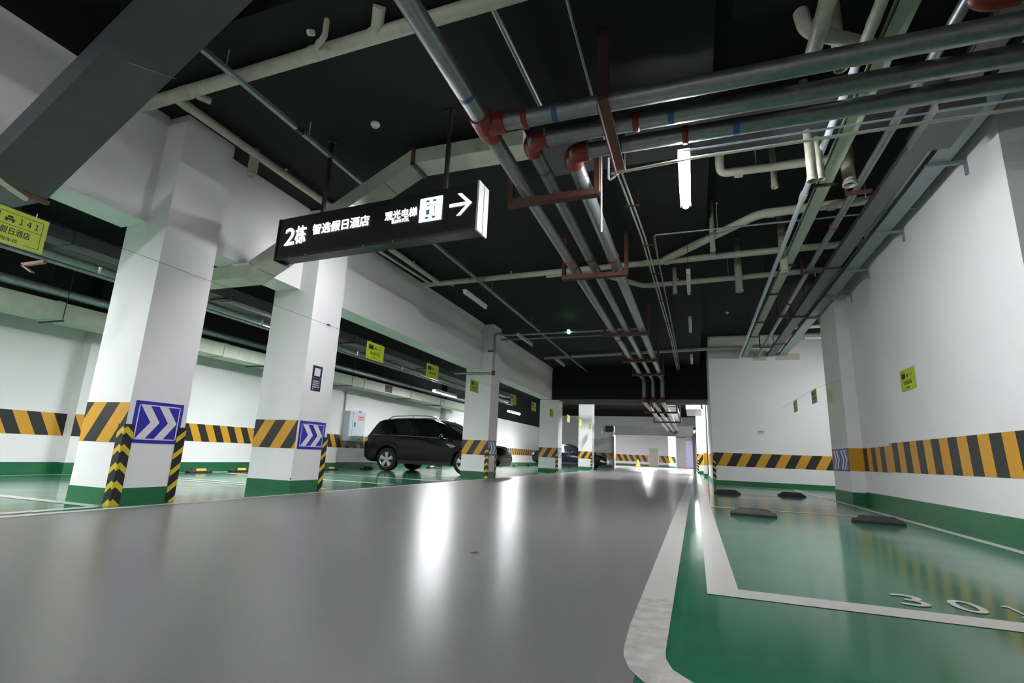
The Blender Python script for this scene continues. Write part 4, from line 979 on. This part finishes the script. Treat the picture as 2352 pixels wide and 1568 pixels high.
    for s in (1, -1):
        h = sect(mirror_x); y = h[4][0]; z = h[4][1]
        b = MB(); b.sphere((ox+mirror_x, oy-s*(y+.10), z+.07), (.07, .11, .075)); b.build('wing_mirror', M[paint], t)
        b = MB(); b.box(ox+mirror_x-.05, ox+mirror_x+.06, oy-s*(y+.17)-.02, oy-s*(y+.17)+.02, z+.055, z+.085); b.build('mirror_trim', M['chrome'], t)
        for hx in handles:
            h = sect(hx); b = MB(); b.box(ox+hx-.08, ox+hx+.08, oy-s*(h[4][0]+.005)-.015, oy-s*(h[4][0]+.005)+.015, h[4][1]-.12, h[4][1]-.09); b.build('door_handle', M[paint], t)
            b = MB(); b.sphere((ox+hx+.09, oy-s*(h[4][0]+.02), h[4][1]-.1), .012); b.build('door_lock', M['chrome'], t)
        if vent_x:
            h = sect(vent_x); y = h[3][0]*1.003; b = MB(); b.bar((ox+vent_x-.14, oy-s*y, .885), (ox+vent_x+.16, oy-s*y, .83), .014, .02); b.bar((ox+vent_x-.08, oy-s*y, .86), (ox+vent_x, oy-s*y, .80), .014, .016); b.bar((ox+vent_x, oy-s*y, .80), (ox+vent_x+.14, oy-s*y, .825), .014, .016); b.build('side_vent', M['chrome'], t)
        # lamps wrap round the corners of the body
        for (l0, l1), za, zc, nm, mm in ((lamp_x, .86, .99, 'tail_lamp', 'lampw'), (head_x, .66, .80, 'head_lamp', 'lampw')):
            b = MB(); N = 6; g = []
            for i in range(N+1):
                x = l0+(l1-l0)*i/N; h = sect(x); row = []
                for f in (0, .5, 1):
                    fz = lerp_tab(tab, x)[1]*(za+(zc-za)*f)
                    pr_ = h[2:6]; y = pr_[-1][0]
                    for (ya, z_a), (yb, z_b) in zip(pr_, pr_[1:]):
                        if min(z_a, z_b) <= fz <= max(z_a, z_b) and z_a != z_b: y = ya+(yb-ya)*(fz-z_a)/(z_b-z_a); break
                    row.append((ox+x, oy-s*(y+.008), fz))
                g.append(row)
            b.add([p for r in g for p in r], [(i*3+j, (i+1)*3+j, (i+1)*3+j+1, i*3+j+1) for i in range(N) for j in (0, 1)], 0, True); b.build(nm, M[mm], t)
    # cladding along the sills
    a0, a1 = axles
    for s in (1, -1): MB().bar((ox+a0+R+.07, oy-s*(HW-.02), .30), (ox+a1-R-.07, oy-s*(HW-.02), .30), .04, .11).build('sill_cladding', M['plast'], t)
    zf = tab[-1][1]
    if rails:
        MB().hexa([(ox+L-.28, oy-.60, .27), (ox+L-.28, oy+.60, .27), (ox+L-.02, oy+.40, .30), (ox+L-.02, oy-.40, .30)], [(ox+L-.28, oy-.62, .36), (ox+L-.28, oy+.62, .36), (ox+L+.012, oy+.44, .40), (ox+L+.012, oy-.44, .40)]).build('bumper_skid', M['galvd'], t)
        for s in (1, -1): MB().sphere((ox+L-.13, oy-s*.62, .44), (.05, .07, .05)).build('fog_lamp', M['lampw'], t)
    b = MB()
    for i in range(3): b.box(ox+L-.06, ox+L+.01, oy-.36, oy+.36, zf+.03+i*.045, zf+.05+i*.045)
    b.box(ox+L-.06, ox+L+.004, oy-.36, oy+.36, zf+.02, zf+.15); b.build('grille', M['blackm'], t)
    return t
SUV = [(0, .46, .78, .86, .66, .60), (.05, .36, .92, 1.0, .80, .72), (.14, .30, 1.04, 1.14, .865, .75), (.30, .27, 1.09, 1.37, .89, .71), (.46, .26, 1.10, 1.58, .90, .68), (.58, .25, 1.10, 1.635, .905, .665), (1.0, .25, 1.09, 1.68, .91, .66), (1.6, .25, 1.08, 1.705, .915, .665),
       (2.1, .25, 1.065, 1.705, .915, .665), (2.5, .25, 1.055, 1.67, .915, .66), (2.8, .25, 1.045, 1.575, .91, .665), (3.1, .25, 1.035, 1.39, .905, .69), (3.4, .25, 1.02, 1.19, .90, .73), (3.55, .25, 1.0, 1.095, .895, .755), (3.9, .25, .96, 1.05, .885, .74), (4.25, .26, .90, .98, .86, .70), (4.5, .28, .80, .89, .79, .64), (4.62, .32, .70, .78, .69, .55), (4.70, .40, .56, .63, .57, .48)]
car((-10.21, 15.06), SUV, (.98, 3.68), .355, 'black off-road wagon with roof rails parked behind the third column', 'carb',
    windows=((1.95, 3.12, 1.98, 2.62), (1.08, 1.88, 1.12, 1.90), (.44, 1.00, .62, 1.03)), glassx=((2.62, 3.46, 'windscreen'), (.17, .45, 'rear_window')), handles=(1.30, 2.22), mirror_x=2.95, vent_x=3.22)
SED = [(0, .46, .72, .84, .62, .55), (.06, .36, .84, .95, .78, .68), (.3, .26, .90, 1.0, .85, .72), (.7, .24, .93, 1.07, .88, .70), (1.0, .23, .93, 1.26, .89, .64), (1.3, .23, .93, 1.40, .895, .60), (1.8, .23, .92, 1.455, .90, .59), (2.3, .23, .91, 1.44, .90, .59), (2.6, .23, .90, 1.36, .895, .61), (2.95, .23, .89, 1.18, .89, .66), (3.25, .23, .87, 1.0, .885, .72), (3.7, .24, .82, .92, .87, .70), (4.2, .25, .74, .83, .82, .64), (4.5, .29, .64, .72, .70, .55), (4.62, .36, .54, .60, .56, .45)]
car((-9.62, 31.6), SED, (.95, 3.62), .32, 'dark navy saloon car parked behind the fifth column', 'carn', rails=False,
    windows=((1.85, 2.85, 1.88, 2.45), (1.0, 1.78, 1.22, 1.80)), glassx=((2.4, 3.2, 'windscreen'), (.75, 1.25, 'rear_window')), handles=(1.2, 2.1), mirror_x=2.7, vent_x=None)

# ------------------------------------------------------------------ small things on the floor
b = MB(); b.add([(-1.44, 3.30, .004), (-1.41, 3.285, .012), (-1.37, 3.31, .006), (-1.40, 3.33, .014)], [(0, 1, 2, 3)])
thing(b, 'dry_leaf', M['leaf'], 'small brown scrap lying in the reflection on the lane', 'leaf')
t = empty('warning_cone', (-7.4, 62, 0), 'small yellow floor sign at the far end of the lane', 'floor sign')
b = MB(); b.tube([(-5.9, 58, 0), (-5.9, 58, .05), (-5.9, 58, .7)], [.3, .28, .08], 12); b.build('cone', M['yel'], t)
